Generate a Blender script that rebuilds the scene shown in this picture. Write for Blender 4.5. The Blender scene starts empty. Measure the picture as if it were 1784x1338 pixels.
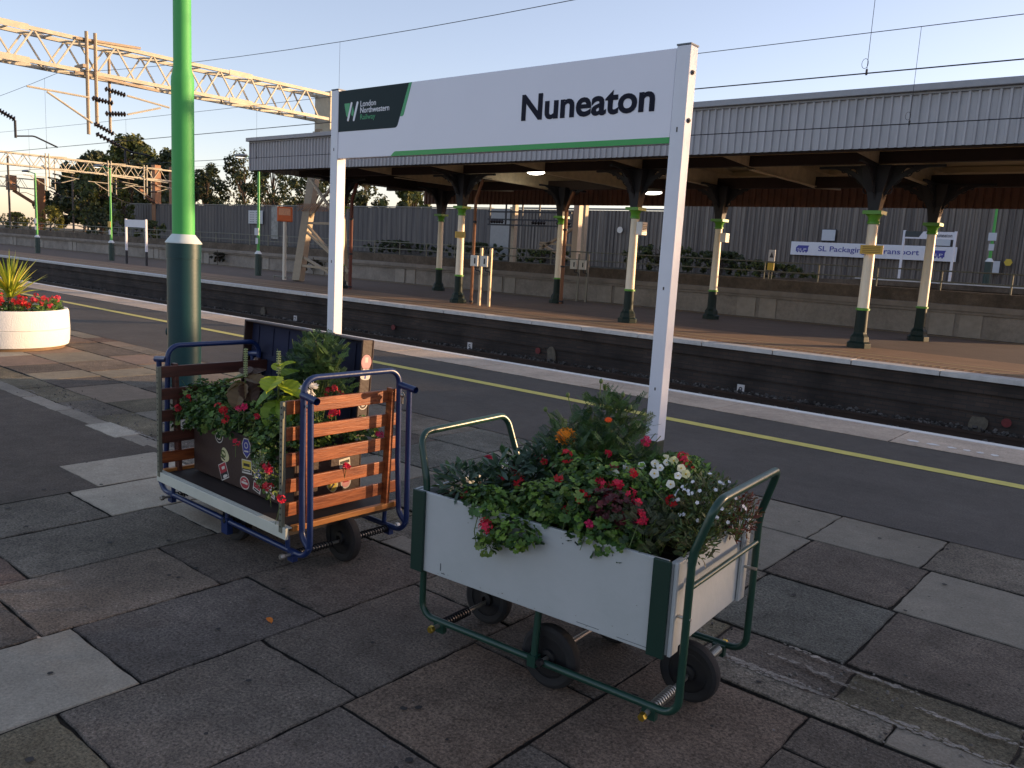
import bpy, math, random
from math import sin, cos, pi, radians, sqrt, atan2
from mathutils import Vector, Matrix, noise
R = random.Random(7)
scene = bpy.context.scene
COL = scene.collection

# ---------------------------------------------------------------- camera
YAW, PIT, ROL = -0.694794, 0.158031, 0.0563834
fw = Vector((sin(YAW)*cos(PIT), cos(YAW)*cos(PIT), -sin(PIT)))
r0 = Vector((cos(YAW), -sin(YAW), 0)); u0 = r0.cross(fw)
rt = r0*cos(ROL) + u0*sin(ROL); up = -r0*sin(ROL) + u0*cos(ROL)
cam_d = bpy.data.cameras.new('camera'); cam = bpy.data.objects.new('camera', cam_d); COL.objects.link(cam)
cam.matrix_world = Matrix(((rt.x, up.x, -fw.x, 0), (rt.y, up.y, -fw.y, 0), (rt.z, up.z, -fw.z, 1.6), (0, 0, 0, 1)))
cam_d.sensor_width = 36; cam_d.lens = 1436.7/1784*36; cam_d.clip_start = 0.05; cam_d.clip_end = 3000
scene.camera = cam
# ---------------------------------------------------------------- sky and sun
SUN_EL, SUN_AZ = radians(7.6), radians(52)          # azimuth measured from +X towards +Y
world = bpy.data.worlds.new("World"); scene.world = world; world.use_nodes = True
wn = world.node_tree.nodes; wl = world.node_tree.links
sky = wn.new('ShaderNodeTexSky'); sky.sky_type = 'NISHITA'; sky.sun_disc = False
sky.sun_elevation = SUN_EL; sky.sun_rotation = radians(90) - SUN_AZ
sky.altitude = 80; sky.air_density = 0.8; sky.dust_density = 0.6; sky.ozone_density = 2.4
bg = wn['Background']; bg.inputs['Strength'].default_value = 0.14
tint = wn.new('ShaderNodeVectorMath'); tint.operation = 'MULTIPLY'; tint.inputs[1].default_value = (1.48, 1.0, 0.83)   # thin evening haze warms the blue
wl.new(sky.outputs['Color'], tint.inputs[0]); haze = wn.new('ShaderNodeVectorMath'); haze.operation = 'MULTIPLY_ADD'; haze.inputs[1].default_value = (0.68, 0.68, 0.70); haze.inputs[2].default_value = (0.36, 0.38, 0.42)
wl.new(tint.outputs['Vector'], haze.inputs[0]); wl.new(haze.outputs['Vector'], bg.inputs['Color'])
sd = bpy.data.lights.new('sun', 'SUN'); sun = bpy.data.objects.new('sun', sd); COL.objects.link(sun)
sd.energy = 2.6; sd.angle = radians(0.6); sd.color = (1.0, 0.66, 0.36)
sv = Vector((cos(SUN_EL)*cos(SUN_AZ), cos(SUN_EL)*sin(SUN_AZ), sin(SUN_EL)))
sun.rotation_euler = sv.to_track_quat('Z', 'Y').to_euler()
vs = scene.view_settings
vs.view_transform = 'Standard'; vs.look = 'None'; vs.exposure = 1.7; vs.gamma = 1.0; vs.use_curve_mapping = False

# ---------------------------------------------------------------- materials
MATS = {}
def mat(name, col, rough=0.6, metal=0.0, var=0.0, vscale=8.0, bump=0.0, bscale=60.0, col2=None, stretch=None, attr=False, emit=0.0, trans=0.0, spec=0.5, wet=0.0):
    if name in MATS: return MATS[name]
    m = bpy.data.materials.new(name); m.use_nodes = True
    n = m.node_tree.nodes; l = m.node_tree.links; b = n['Principled BSDF']
    b.inputs['Roughness'].default_value = rough; b.inputs['Metallic'].default_value = metal
    b.inputs['Specular IOR Level'].default_value = spec
    b.inputs['Base Color'].default_value = (*col, 1)
    tc = n.new('ShaderNodeTexCoord'); src = tc.outputs['Object']
    if stretch:
        mp = n.new('ShaderNodeMapping'); mp.inputs['Scale'].default_value = stretch
        l.new(src, mp.inputs['Vector']); src = mp.outputs['Vector']
    out = None
    if attr:
        a = n.new('ShaderNodeAttribute'); a.attribute_name = 'Col'; out = a.outputs['Color']
    if var > 0 or col2:
        nz = n.new('ShaderNodeTexNoise'); nz.inputs['Scale'].default_value = vscale
        nz.inputs['Detail'].default_value = 8; nz.inputs['Roughness'].default_value = 0.65
        l.new(src, nz.inputs['Vector'])
        if col2:
            rp = n.new('ShaderNodeValToRGB'); rp.color_ramp.elements[0].position = 0.35; rp.color_ramp.elements[1].position = 0.65
            rp.color_ramp.elements[0].color = (*col, 1); rp.color_ramp.elements[1].color = (*col2, 1)
            l.new(nz.outputs['Fac'], rp.inputs['Fac']); out = rp.outputs['Color']
        if var > 0:
            mr = n.new('ShaderNodeMapRange'); mr.inputs['From Min'].default_value = 0.25; mr.inputs['From Max'].default_value = 0.75
            mr.inputs['To Min'].default_value = 1-var; mr.inputs['To Max'].default_value = 1+var
            l.new(nz.outputs['Fac'], mr.inputs['Value'])
            vm = n.new('ShaderNodeVectorMath'); vm.operation = 'SCALE'
            if out: l.new(out, vm.inputs[0])
            else: vm.inputs[0].default_value = col
            l.new(mr.outputs['Result'], vm.inputs['Scale']); out = vm.outputs['Vector']
    if out: l.new(out, b.inputs['Base Color'])
    if bump > 0:
        n2 = n.new('ShaderNodeTexNoise'); n2.inputs['Scale'].default_value = bscale; n2.inputs['Detail'].default_value = 5
        l.new(src, n2.inputs['Vector'])
        bp = n.new('ShaderNodeBump'); bp.inputs['Strength'].default_value = bump; bp.inputs['Distance'].default_value = 0.01
        l.new(n2.outputs['Fac'], bp.inputs['Height']); l.new(bp.outputs['Normal'], b.inputs['Normal'])
    if emit > 0:
        b.inputs['Emission Color'].default_value = (*col, 1); b.inputs['Emission Strength'].default_value = emit
    if trans > 0:
        t = n.new('ShaderNodeBsdfTranslucent'); mx = n.new('ShaderNodeMixShader'); mx.inputs['Fac'].default_value = trans
        if out: l.new(out, t.inputs['Color'])
        else: t.inputs['Color'].default_value = (*col, 1)
        l.new(b.outputs['BSDF'], mx.inputs[1]); l.new(t.outputs['BSDF'], mx.inputs[2])
        l.new(mx.outputs['Shader'], n['Material Output'].inputs['Surface'])
    MATS[name] = m
    return m
def H(r, g, b):   # sRGB 0-255 -> linear
    f = lambda c: (c/255/12.92 if c/255 <= 0.04045 else ((c/255+0.055)/1.055)**2.4)
    return (f(r), f(g), f(b))

def ground_mat(name, base, big, speck, bumpS, scale=1.0, attr=False, moss=0.0):
    """stone / asphalt: large patches, medium mottling, coarse aggregate specks"""
    m = bpy.data.materials.new(name); m.use_nodes = True; MATS[name] = m
    n = m.node_tree.nodes; l = m.node_tree.links; b = n['Principled BSDF']
    b.inputs['Roughness'].default_value = 0.85; b.inputs['Specular IOR Level'].default_value = 0.25
    tc = n.new('ShaderNodeTexCoord'); src = tc.outputs['Object']
    def nz(s, det, r=0.6):
        q = n.new('ShaderNodeTexNoise'); q.inputs['Scale'].default_value = s*scale; q.inputs['Detail'].default_value = det
        q.inputs['Roughness'].default_value = r; l.new(src, q.inputs['Vector']); return q.outputs['Fac']
    def mr(v, a, c, d, e):
        q = n.new('ShaderNodeMapRange'); l.new(v, q.inputs['Value'])
        for k, x in zip(('From Min', 'From Max', 'To Min', 'To Max'), (a, c, d, e)): q.inputs[k].default_value = x
        return q.outputs['Result']
    def mul(a, c):
        q = n.new('ShaderNodeMath'); q.operation = 'MULTIPLY'; l.new(a, q.inputs[0]); l.new(c, q.inputs[1]); return q.outputs[0]
    f1 = mr(nz(1.3, 5), 0.3, 0.7, 1-big, 1+big)
    f2 = mr(nz(9, 8, 0.7), 0.3, 0.7, 1-big*0.8, 1+big*0.8)
    f3n = nz(85, 3, 0.8); f3 = mr(f3n, 0.3, 0.7, 1-speck, 1+speck)
    vo = n.new('ShaderNodeTexVoronoi'); vo.inputs['Scale'].default_value = 110*scale; l.new(src, vo.inputs['Vector'])
    sp = mr(vo.outputs['Distance'], 0.05, 0.3, 1+speck*1.6, 1.0)
    # only a part of the stones shows bright
    wn_ = n.new('ShaderNodeTexWhiteNoise'); l.new(vo.outputs['Position'], wn_.inputs['Vector'])
    gate = mr(wn_.outputs['Value'], 0.72, 0.78, 0.0, 1.0)
    q = n.new('ShaderNodeMix'); q.data_type = 'FLOAT'; l.new(gate, q.inputs['Factor']); q.inputs['A'].default_value = 1.0; l.new(sp, q.inputs['B'])
    tot = mul(mul(f1, f2), mul(f3, q.outputs['Result']))
    vm = n.new('ShaderNodeVectorMath'); vm.operation = 'SCALE'; l.new(tot, vm.inputs['Scale'])
    if attr:
        a = n.new('ShaderNodeAttribute'); a.attribute_name = 'Col'; l.new(a.outputs['Color'], vm.inputs[0])
    else: vm.inputs[0].default_value = base
    outc = vm.outputs['Vector']
    if moss > 0:
        mg = mr(nz(2.1, 6, 0.7), 0.55, 0.75, 0.0, moss)
        mx = n.new('ShaderNodeMix'); mx.data_type = 'RGBA'; l.new(mg, mx.inputs['Factor']); l.new(outc, mx.inputs['A'])
        mx.inputs['B'].default_value = (0.035, 0.034, 0.02, 1); outc = mx.outputs['Result']
    l.new(outc, b.inputs['Base Color'])
    bp = n.new('ShaderNodeBump'); bp.inputs['Strength'].default_value = bumpS; bp.inputs['Distance'].default_value = 0.012
    l.new(f3n, bp.inputs['Height'])
    bp2 = n.new('ShaderNodeBump'); bp2.inputs['Strength'].default_value = bumpS*0.6; bp2.inputs['Distance'].default_value = 0.03
    l.new(nz(14, 6, 0.6), bp2.inputs['Height']); l.new(bp.outputs['Normal'], bp2.inputs['Normal'])
    l.new(bp2.outputs['Normal'], b.inputs['Normal'])
    return m

# ---------------------------------------------------------------- mesh builder
class MB:
    def __init__(s): s.v = []; s.f = []; s.c = []; s.sm = []; s.mi = []; s.cur = 0
    def face(s, idx, col=None, smooth=False):
        s.f.append(idx); s.c.append(col); s.sm.append(smooth); s.mi.append(s.cur)
    def poly(s, pts, col=None, smooth=False):
        b = len(s.v); s.v += [tuple(p) for p in pts]; s.face(tuple(range(b, b+len(pts))), col, smooth)
    def box(s, x0, x1, y0, y1, z0, z1, M=None, col=None):
        b = len(s.v)
        P = [(x, y, z) for z in (z0, z1) for y in (y0, y1) for x in (x0, x1)]
        if M is not None: P = [tuple(M @ Vector(p)) for p in P]
        s.v += P
        for q in ((0, 2, 3, 1), (4, 5, 7, 6), (0, 1, 5, 4), (2, 6, 7, 3), (0, 4, 6, 2), (1, 3, 7, 5)):
            s.face(tuple(b+i for i in q), col)
        return s
    def bar(s, p, q, w, h=None, col=None, upv=(0, 0, 1)):   # rectangular bar between two points
        h = h or w; p = Vector(p); q = Vector(q); d = q-p; L = d.length; d.normalize()
        u = Vector(upv)
        if abs(d.dot(u)) > 0.99: u = Vector((0, 1, 0))
        a = d.cross(u).normalized(); c = a.cross(d)
        M = Matrix(((d.x, a.x, c.x, p.x), (d.y, a.y, c.y, p.y), (d.z, a.z, c.z, p.z), (0, 0, 0, 1)))
        return s.box(0, L, -w/2, w/2, -h/2, h/2, M, col)
    def tube(s, pts, r, n=10, cap=True, col=None, radii=None):
        pts = [Vector(p) for p in pts]; b = len(s.v); prev = None
        for i, p in enumerate(pts):
            if i == 0: d = pts[1]-p
            elif i == len(pts)-1: d = p-pts[i-1]
            else: d = (pts[i+1]-p).normalized()+(p-pts[i-1]).normalized()
            d.normalize()
            if prev is None:
                a = d.cross(Vector((0, 0, 1)))
                if a.length < 1e-3: a = d.cross(Vector((0, 1, 0)))
                a.normalize()
            else:
                a = prev - d*prev.dot(d); a.normalize()
            prev = a; c = d.cross(a); rr = radii[i] if radii else r
            for k in range(n):
                t = 2*pi*k/n; s.v.append(tuple(p + a*cos(t)*rr + c*sin(t)*rr))
        m = len(pts)
        for i in range(m-1):
            for k in range(n):
                k2 = (k+1) % n
                s.face((b+i*n+k, b+i*n+k2, b+(i+1)*n+k2, b+(i+1)*n+k), col, True)
        if cap:
            s.face(tuple(b+k for k in reversed(range(n))), col); s.face(tuple(b+(m-1)*n+k for k in range(n)), col)
        return s
    def lathe(s, prof, n=24, cx=0, cy=0, axis='z', col=None, M=None, smooth=True, caps=True):   # prof: list of (r, h)
        b = len(s.v)
        for (r, h) in prof:
            for k in range(n):
                t = 2*pi*k/n
                p = (cx+r*cos(t), cy+r*sin(t), h) if axis == 'z' else ((cx+h, r*cos(t), cy+r*sin(t)) if axis == 'x' else (cx+r*cos(t), h, cy+r*sin(t)))
                if M is not None: p = tuple(M @ Vector(p))
                s.v.append(p)
        for i in range(len(prof)-1):
            for k in range(n):
                k2 = (k+1) % n
                s.face((b+i*n+k, b+i*n+k2, b+(i+1)*n+k2, b+(i+1)*n+k), col, smooth)
        if not caps: return s
        if prof[0][0] > 1e-4: s.face(tuple(b+k for k in reversed(range(n))), col)
        if prof[-1][0] > 1e-4: s.face(tuple(b+(len(prof)-1)*n+k for k in range(n)), col)
        return s
    def prism(s, poly, d, M=None, col=None):   # polygon in local XY (z=0), extruded to z=d
        b = len(s.v); n = len(poly)
        P = [(x, y, 0) for x, y in poly] + [(x, y, d) for x, y in poly]
        if M is not None: P = [tuple(M @ Vector(p)) for p in P]
        s.v += P
        s.face(tuple(reversed(range(b, b+n))), col); s.face(tuple(range(b+n, b+2*n)), col)
        for i in range(n): s.face((b+i, b+(i+1) % n, b+n+(i+1) % n, b+n+i), col)
        return s
    def sphere(s, c, r, n=10, m=6, col=None, sq=(1, 1, 1)):
        b = len(s.v)
        for i in range(m+1):
            ph = pi*i/m
            for k in range(n):
                t = 2*pi*k/n
                s.v.append((c[0]+r*sin(ph)*cos(t)*sq[0], c[1]+r*sin(ph)*sin(t)*sq[1], c[2]+r*cos(ph)*sq[2]))
        for i in range(m):
            for k in range(n):
                k2 = (k+1) % n
                s.face((b+i*n+k, b+(i+1)*n+k, b+(i+1)*n+k2, b+i*n+k2), col, True)
        return s
    def mesh(s, name):
        me = bpy.data.meshes.new(name); me.from_pydata(s.v, [], s.f)
        me.polygons.foreach_set('use_smooth', s.sm)
        if any(s.mi): me.polygons.foreach_set('material_index', s.mi)
        if any(c is not None for c in s.c):
            at = me.color_attributes.new('Col', 'FLOAT_COLOR', 'CORNER'); data = []
            for f, c in zip(s.f, s.c):
                c = c or (0.5, 0.5, 0.5)
                data += [c[0], c[1], c[2], 1.0]*len(f)
            at.data.foreach_set('color', data)
        me.update()
        if any(s.sm) and len(s.f) < 20000: me.set_sharp_from_angle(angle=radians(38))
        return me

def tag(o, label=None, cat=None, group=None, kind=None):
    if label: o['label'] = label
    if cat: o['category'] = cat
    if group: o['group'] = group
    if kind: o['kind'] = kind
    return o
def obj(name, mb, mats, parent=None, bevel=0.0, loc=None, rz=None, sub=0):
    me = mb.mesh(name) if isinstance(mb, MB) else mb
    if not isinstance(mats, (list, tuple)): mats = [mats]
    if len(me.materials) == 0:
        for m in mats: me.materials.append(m)
    o = bpy.data.objects.new(name, me); COL.objects.link(o)
    if parent: o.parent = parent
    if loc is not None: o.location = loc
    if rz is not None: o.rotation_euler = (0, 0, rz)
    if bevel > 0:
        b = o.modifiers.new('bevel', 'BEVEL'); b.width = bevel; b.segments = 2; b.limit_method = 'ANGLE'; b.angle_limit = radians(40)
    return o
def thing(name, loc=(0, 0, 0), label=None, cat=None, group=None, rz=0.0):
    o = bpy.data.objects.new(name, None); COL.objects.link(o); o.empty_display_size = 0.1
    o.location = loc; o.rotation_euler = (0, 0, rz)
    return tag(o, label, cat, group)
def kids(o): return [c for c in bpy.data.objects if c.parent == o]
def copy_tree(o, parent=None):
    ch = kids(o)
    c = o.copy(); COL.objects.link(c); c.parent = parent
    for k in ch: copy_tree(k, c)
    return c
def fillet(P, r, n=6):
    P = [Vector(p) for p in P]; out = [P[0]]
    for i in range(1, len(P)-1):
        a = (P[i-1]-P[i]).normalized(); b = (P[i+1]-P[i]).normalized()
        half = a.angle(b)/2; t = min(r/math.tan(half), (P[i-1]-P[i]).length*0.48, (P[i+1]-P[i]).length*0.48); rr = t*math.tan(half)
        c = P[i] + (a+b).normalized()*(rr/sin(half)); s0 = P[i]+a*t-c; s1 = P[i]+b*t-c
        for k in range(n+1):
            out.append(c + s0.slerp(s1, k/n).normalized()*rr if s0.angle(s1) > 1e-4 else c+s0)
    out.append(P[-1]); return out
def text_mesh(txt, size, extr=0.001, bold=0.0, align='LEFT'):
    cu = bpy.data.curves.new('lettering', 'FONT'); cu.body = txt; cu.size = size; cu.extrude = extr; cu.offset = bold; cu.align_x = align
    cu.resolution_u = 4
    o = bpy.data.objects.new('lettering', cu); COL.objects.link(o)
    dg = bpy.context.evaluated_depsgraph_get(); dg.update()
    me = bpy.data.meshes.new_from_object(o.evaluated_get(dg)); me.materials.clear()
    bpy.data.objects.remove(o); bpy.data.curves.remove(cu)
    return me
def text(name, txt, w, h, m, parent, origin, xdir=(1, 0, 0), bold=0.0, extr=0.001):
    """lettering fitted into a w x h box; origin = lower left, standing upright facing -Y (or rotated by xdir)"""
    me = text_mesh(txt, 1.0, 0.001, bold)
    xs = [v.co.x for v in me.vertices]; ys = [v.co.y for v in me.vertices]
    x0, x1, y0, y1 = min(xs), max(xs), min(ys), max(ys)
    X = Vector(xdir).normalized(); Z = Vector((0, 0, 1)); N = X.cross(Z)
    for v in me.vertices:
        a = (v.co.x-x0)/(x1-x0)*w; b = (v.co.y-y0)/(y1-y0)*h; c = extr if v.co.z > 0 else -extr
        v.co = X*a + Z*b + N*c
    o = obj(name, me, m, parent); o.location = origin; return o

# shared materials
PAVE = ground_mat('paving_stone', (0.1, 0.1, 0.1), 0.18, 0.26, 0.35, attr=True, moss=0.12)
PAVR = ground_mat('worn_paving_stone', (0.1, 0.1, 0.1), 0.34, 0.75, 1.0, attr=True, moss=0.35)
ASPH = ground_mat('asphalt', H(80, 76, 72), 0.16, 0.42, 0.45)
ASPH_D = ground_mat('old_asphalt', H(84, 76, 68), 0.26, 0.5, 0.6, moss=0.3)
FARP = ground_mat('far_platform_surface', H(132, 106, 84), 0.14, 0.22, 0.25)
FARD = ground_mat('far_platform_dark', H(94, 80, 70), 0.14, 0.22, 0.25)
CONC = ground_mat('concrete', H(136, 129, 122), 0.22, 0.2, 0.25)
CONCD = ground_mat('dirty_concrete', H(92, 82, 72), 0.35, 0.25, 0.3)
BALL = ground_mat('ballast', H(84, 74, 66), 0.3, 0.7, 1.0, scale=0.28)
SOIL = ground_mat('soil', (0.022, 0.016, 0.011), 0.3, 0.5, 1.0)
SCRUB = ground_mat('scrub_ground', (0.05, 0.045, 0.03), 0.5, 0.5, 1.0, scale=0.2)
WHITEP = mat('white_road_paint', H(214, 212, 208), 0.6, var=0.10, vscale=5)
WHITED = mat('worn_white_paint', H(186, 184, 182), 0.7, var=0.22, vscale=6)
YELP = mat('yellow_line_paint', H(196, 184, 96), 0.7, var=0.14, vscale=9)
# ================================================================ SETTING
def sheet(name, x0, x1, y0, y1, z, m, loc=None):
    b = MB(); b.poly([(x0, y0, z), (x1, y0, z), (x1, y1, z), (x0, y1, z)]); return tag(obj(name, b, m), kind='structure')
sheet('ground', -1500, 1500, -1200, 1500, -1.3, SCRUB)
sheet('track_bed', -160, 60, 9.0, 15.7, -0.97, BALL)

# near platform body, asphalt, markings
b = MB(); b.box(-160, 60, -14, 9.16, -1.2, -0.02); tag(obj('near_platform', b, CONCD), kind='structure')
sheet('asphalt_walkway', -160, 60, 5.49, 8.33, 0.0, ASPH)
b = MB(); b.poly([(-160, -14, 0.002), (-5.16, -14, 0.002), (-5.16, 2.93, 0.002), (-160, 2.93, 0.002)])
tag(obj('old_asphalt_patch', b, ASPH_D), kind='structure')
b = MB(); b.poly([(-160, 7.375, 0.004), (60, 7.375, 0.004), (60, 7.525, 0.004), (-160, 7.525, 0.004)])
tag(obj('yellow_safety_line', b, YELP), kind='structure')

def slab(b, x0, x1, y0, y1, z, col, g=0.0038, amp=0.0024):
    """one paving slab: ragged outline, worn rounded arris"""
    m_ = sum(col)/3; col = tuple(m_+(c-m_)*0.62 for c in col); col = (col[0]*1.52, col[1]*1.44, col[2]*1.22); b.cur = 1 if m_ < 0.105 else 0; pts = []
    def edge(ax, ay, bx, by, nx, ny):
        L = math.hypot(bx-ax, by-ay); n = max(3, int(L/0.06))
        for i in range(n):
            t = i/n; k = R.gauss(0, amp)
            if R.random() < 0.05: k += R.uniform(0.002, 0.006)
            if i == 0: k += R.uniform(0.001, 0.005)
            pts.append((ax+(bx-ax)*t+nx*k, ay+(by-ay)*t+ny*k))
    j = lambda: R.uniform(-0.003, 0.003)
    c = [(x0+g+j(), y0+g+j()), (x1-g+j(), y0+g+j()), (x1-g+j(), y1-g+j()), (x0+g+j(), y1-g+j())]
    edge(*c[0], *c[1], 0, 1); edge(*c[1], *c[2], -1, 0); edge(*c[2], *c[3], 0, -1); edge(*c[3], *c[0], 1, 0)
    cx = (x0+x1)/2; cy = (y0+y1)/2; base = len(b.v); n = len(pts)
    tx = R.uniform(-1, 1)*0.002; ty = R.uniform(-1, 1)*0.002
    zz = lambda x, y: z+tx*(x-cx)+ty*(y-cy)
    ins = 0.006
    for (x, y) in pts: b.v.append((x, y, -0.05))
    for (x, y) in pts: b.v.append((x, y, zz(x, y)-0.005))
    for (x, y) in pts:
        d = math.hypot(x-cx, y-cy); b.v.append((x-(x-cx)/d*ins, y-(y-cy)/d*ins, zz(x, y)))
    for i in range(n):
        k = (i+1) % n
        b.face((base+i, base+k, base+n+k, base+n+i), (0.03, 0.028, 0.026))
        b.face((base+n+i, base+n+k, base+2*n+k, base+2*n+i), tuple(q*0.8 for q in col), True)
    b.face(tuple(base+2*n+i for i in range(n)), col)
def shade(c, a=0.10):
    k = 1+R.uniform(-a, a); return tuple(q*k for q in c)
GREY = H(92, 86, 82); DK = H(78, 70, 68); RED = H(90, 70, 64); LT = H(134, 127, 120); PINK = H(122, 92, 82); BLU = H(80, 82, 82); OLV = H(88, 82, 68)
PAL = [GREY, DK, RED, DK, OLV, GREY, BLU, PINK]
jb = MB(); jb.poly([(-160, -14, -0.012), (60, -14, -0.012), (60, 5.5, -0.012), (-160, 5.5, -0.012)])
tag(obj('joint_bed', jb, SOIL), kind='structure')
b = MB()
# zone A : strips running away from the camera, joints read off the photo
xs = [-5.16, -4.58, -3.955, -3.33, -2.735, -2.125, -1.52, -0.9, -0.3, 0.31, 0.92, 1.53, 2.14]
yj = [[-1.5, -0.6, 0.3, 1.2, 2.02, 2.87], [-1.3, -0.4, 0.5, 1.37, 2.31, 2.87], [-1.5, -0.6, 0.35, 1.19, 1.97, 2.87], [-1.4, -0.5, 0.4, 1.30, 2.10, 2.87],
      [-1.7, -0.8, 0.1, 1.01, 1.79, 2.63, 2.87], [-1.8, -0.9, 0.0, 0.87, 1.71, 2.40, 2.87], [-1.6, -0.7, 0.2, 1.10, 2.01, 2.87], [-1.0, -0.1, 0.8, 1.70, 2.60, 2.87],
      [-1.5, -0.6, 0.3, 1.2, 2.1, 2.87], [-1, 0, 0.9, 1.8, 2.87], [-1.5, -0.6, 0.3, 1.2, 2.1, 2.87], [-1, 0, 0.9, 1.8, 2.87]]
colsA = {(0, 4): LT, (1, 4): LT, (1, 3): GREY, (1, 2): RED, (2, 3): H(100, 88, 82), (2, 4): DK, (2, 2): DK, (3, 2): H(126, 120, 115), (3, 3): H(82, 76, 78), (3, 4): DK,
         (4, 2): OLV, (4, 3): H(88, 80, 78), (4, 4): H(84, 76, 74), (5, 3): H(84, 74, 74), (5, 2): H(112, 106, 100), (5, 4): H(94, 78, 70), (6, 4): H(104, 84, 76), (6, 3): H(110, 104, 98), (7, 4): DK, (7, 3): DK, (8, 4): H(104, 96, 92)}
colsA[(5, 2)] = H(132, 126, 119); colsA[(6, 4)] = H(86, 72, 66); colsA[(6, 3)] = H(82, 75, 74); colsA[(5, 3)] = H(82, 74, 74)
for i in range(len(xs)-1):
    ys = yj[i]
    for k in range(len(ys)-1):
        c = colsA.get((i, k)) or R.choice(PAL)
        slab(b, xs[i], xs[i+1], ys[k], ys[k+1], R.uniform(-0.002, 0.002), shade(c, 0.06))
slab(b, -5.78, -5.165, 2.20, 2.87, 0.0055, LT, amp=0.001); slab(b, -6.92, -6.36, 2.84, 3.06, 0.006, H(136, 132, 128))
# kerb strip and weathered channel
x = -40.0
while x < 3:
    L = R.uniform(0.7, 1.05); slab(b, x, x+L, 2.88, 3.04, R.uniform(0.002, 0.006), shade(H(112, 106, 102) if x < -6 else H(98, 92, 88), 0.12), amp=0.003); x += L
x = -40.0
while x < 3:
    L = R.uniform(0.55, 0.95); slab(b, x, x+L, 3.046, 3.381, R.uniform(-0.010, -0.006) if x > -4.5 else R.uniform(-0.004, 0.0), shade(R.choice([DK, GREY, OLV]), 0.2), amp=0.004); x += L
# zone B rows
def row(y0, y1, joints, cols=None):
    for i in range(len(joints)-1):
        c = cols[i] if cols else R.choice([GREY, BLU, GREY, DK, H(98, 94, 90)])
        slab(b, joints[i], joints[i+1], y0, y1, R.uniform(-0.002, 0.002), shade(c, 0.07))
def spaced(x0, x1, step, tail):
    o = []; x = x0
    while x < x1-0.3: o.append(x); x += step+R.uniform(-0.12, 0.2)
    return o+tail
row(4.85, 5.48, spaced(-7.2, -6.4, 0.6, [-5.91, -5.19, -4.92, -4.26, -3.6, -2.95, -2.3, -1.66, -1.02, -0.35, 0.3, 0.95, 1.6]))
row(4.12, 4.84, spaced(-7.2, -5.9, 0.6, [-5.45, -4.83, -4.2, -3.5, -2.9, -2.25, -1.62, -0.97, -0.3, 0.35, 1.0, 1.65]))
row(3.385, 4.11, spaced(-7.2, -5.5, 0.7, [-5.2, -4.75, -4.08, -3.4, -2.8, -2.2, -1.59, -0.94, -0.27, 0.4, 1.0, 1.65]), None)
LP = [H(110, 88, 78), H(108, 100, 86), H(104, 90, 80), DK, GREY, H(104, 96, 84), RED, H(128, 122, 116), OLV]
for (y0, y1) in ((3.385, 3.99), (4.0, 4.66), (4.67, 5.18), (5.19, 5.48)):
    x = -40.0+R.uniform(0, 0.5)
    while x < -7.21:
        L = min(R.uniform(0.45, 1.0), -7.2-x)
        if -7.2-(x+L) < 0.3: L = -7.2-x
        slab(b, x, x+L, y0, y1, R.uniform(-0.002, 0.003), shade(R.choice(LP), 0.12)); x += L
tag(obj('paving', b, [PAVE, PAVR]), kind='structure')
# worn mortar patches in the channel
b = MB()
for k in range(40):
    x0 = R.choice([R.uniform(-1.4, -0.2), R.uniform(-8, -4.4), R.uniform(-3.2, -0.2), R.uniform(-12, 0)]); y0 = R.choice([3.065, 3.21, 3.33, 3.045, 3.055]); L = R.uniform(0.1, 0.5); m_ = int(L/0.012)
    for i in range(m_):
        x = x0+L*i/m_+R.uniform(-0.01, 0.01); y = y0+0.035*noise.noise(Vector((x*4, k, 0)))+R.gauss(0, 0.006); s_ = R.uniform(0.003, 0.016)*sin(pi*(i+0.5)/m_)**0.5; n = 7; o_ = R.uniform(0, 6)
        b.poly([(x+s_*1.5*cos(o_+6.283*q/n)*R.uniform(0.5, 1.2), y+s_*0.8*sin(o_+6.283*q/n)*R.uniform(0.5, 1.2), 0.0065+0.0001*R.random()) for q in range(n)])
tag(obj('mortar_patches', b, ground_mat('old_mortar', H(132, 126, 118), 0.4, 0.5, 0.8)), kind='structure')

b = MB()
for k in range(420):     # dark gum spots and small pale chips trodden into the slabs
    x = R.uniform(-6, 1.5); y = R.uniform(0.3, 5.4); s_ = R.uniform(0.004, 0.016)*R.choice([0.6, 1, 1]); n = 8; o_ = R.uniform(0, 6)
    if 3.0 < y < 3.4: continue
    g_ = R.choice([0.018, 0.022, 0.03, 0.03, 0.16]); s_ *= (0.4 if g_ > 0.1 else 1)
    b.poly([(x+s_*cos(o_+6.283*q/n)*R.uniform(0.7, 1.15), y+s_*sin(o_+6.283*q/n)*R.uniform(0.7, 1.15), 0.0062) for q in range(n)], (g_, g_*0.95, g_*0.92))
for k in range(500):
    x = R.uniform(-9, 1); y = R.gauss(3.2, 0.16); s_ = R.uniform(0.002, 0.007); g_ = R.uniform(0.04, 0.2)
    M = Matrix.Translation((x, y, 0.003)) @ Matrix.Rotation(R.uniform(0, 6), 4, Vector((R.random(), R.random(), R.random()+0.1)).normalized()); b.box(-s_, s_, -s_*0.7, s_*0.7, -s_*0.6, s_*0.6, M, (g_, g_*0.93, g_*0.86))
tag(obj('grit_and_spots', b, mat('stones', (0.1, 0.1, 0.1), 0.9, attr=True)), kind='stuff')

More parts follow.
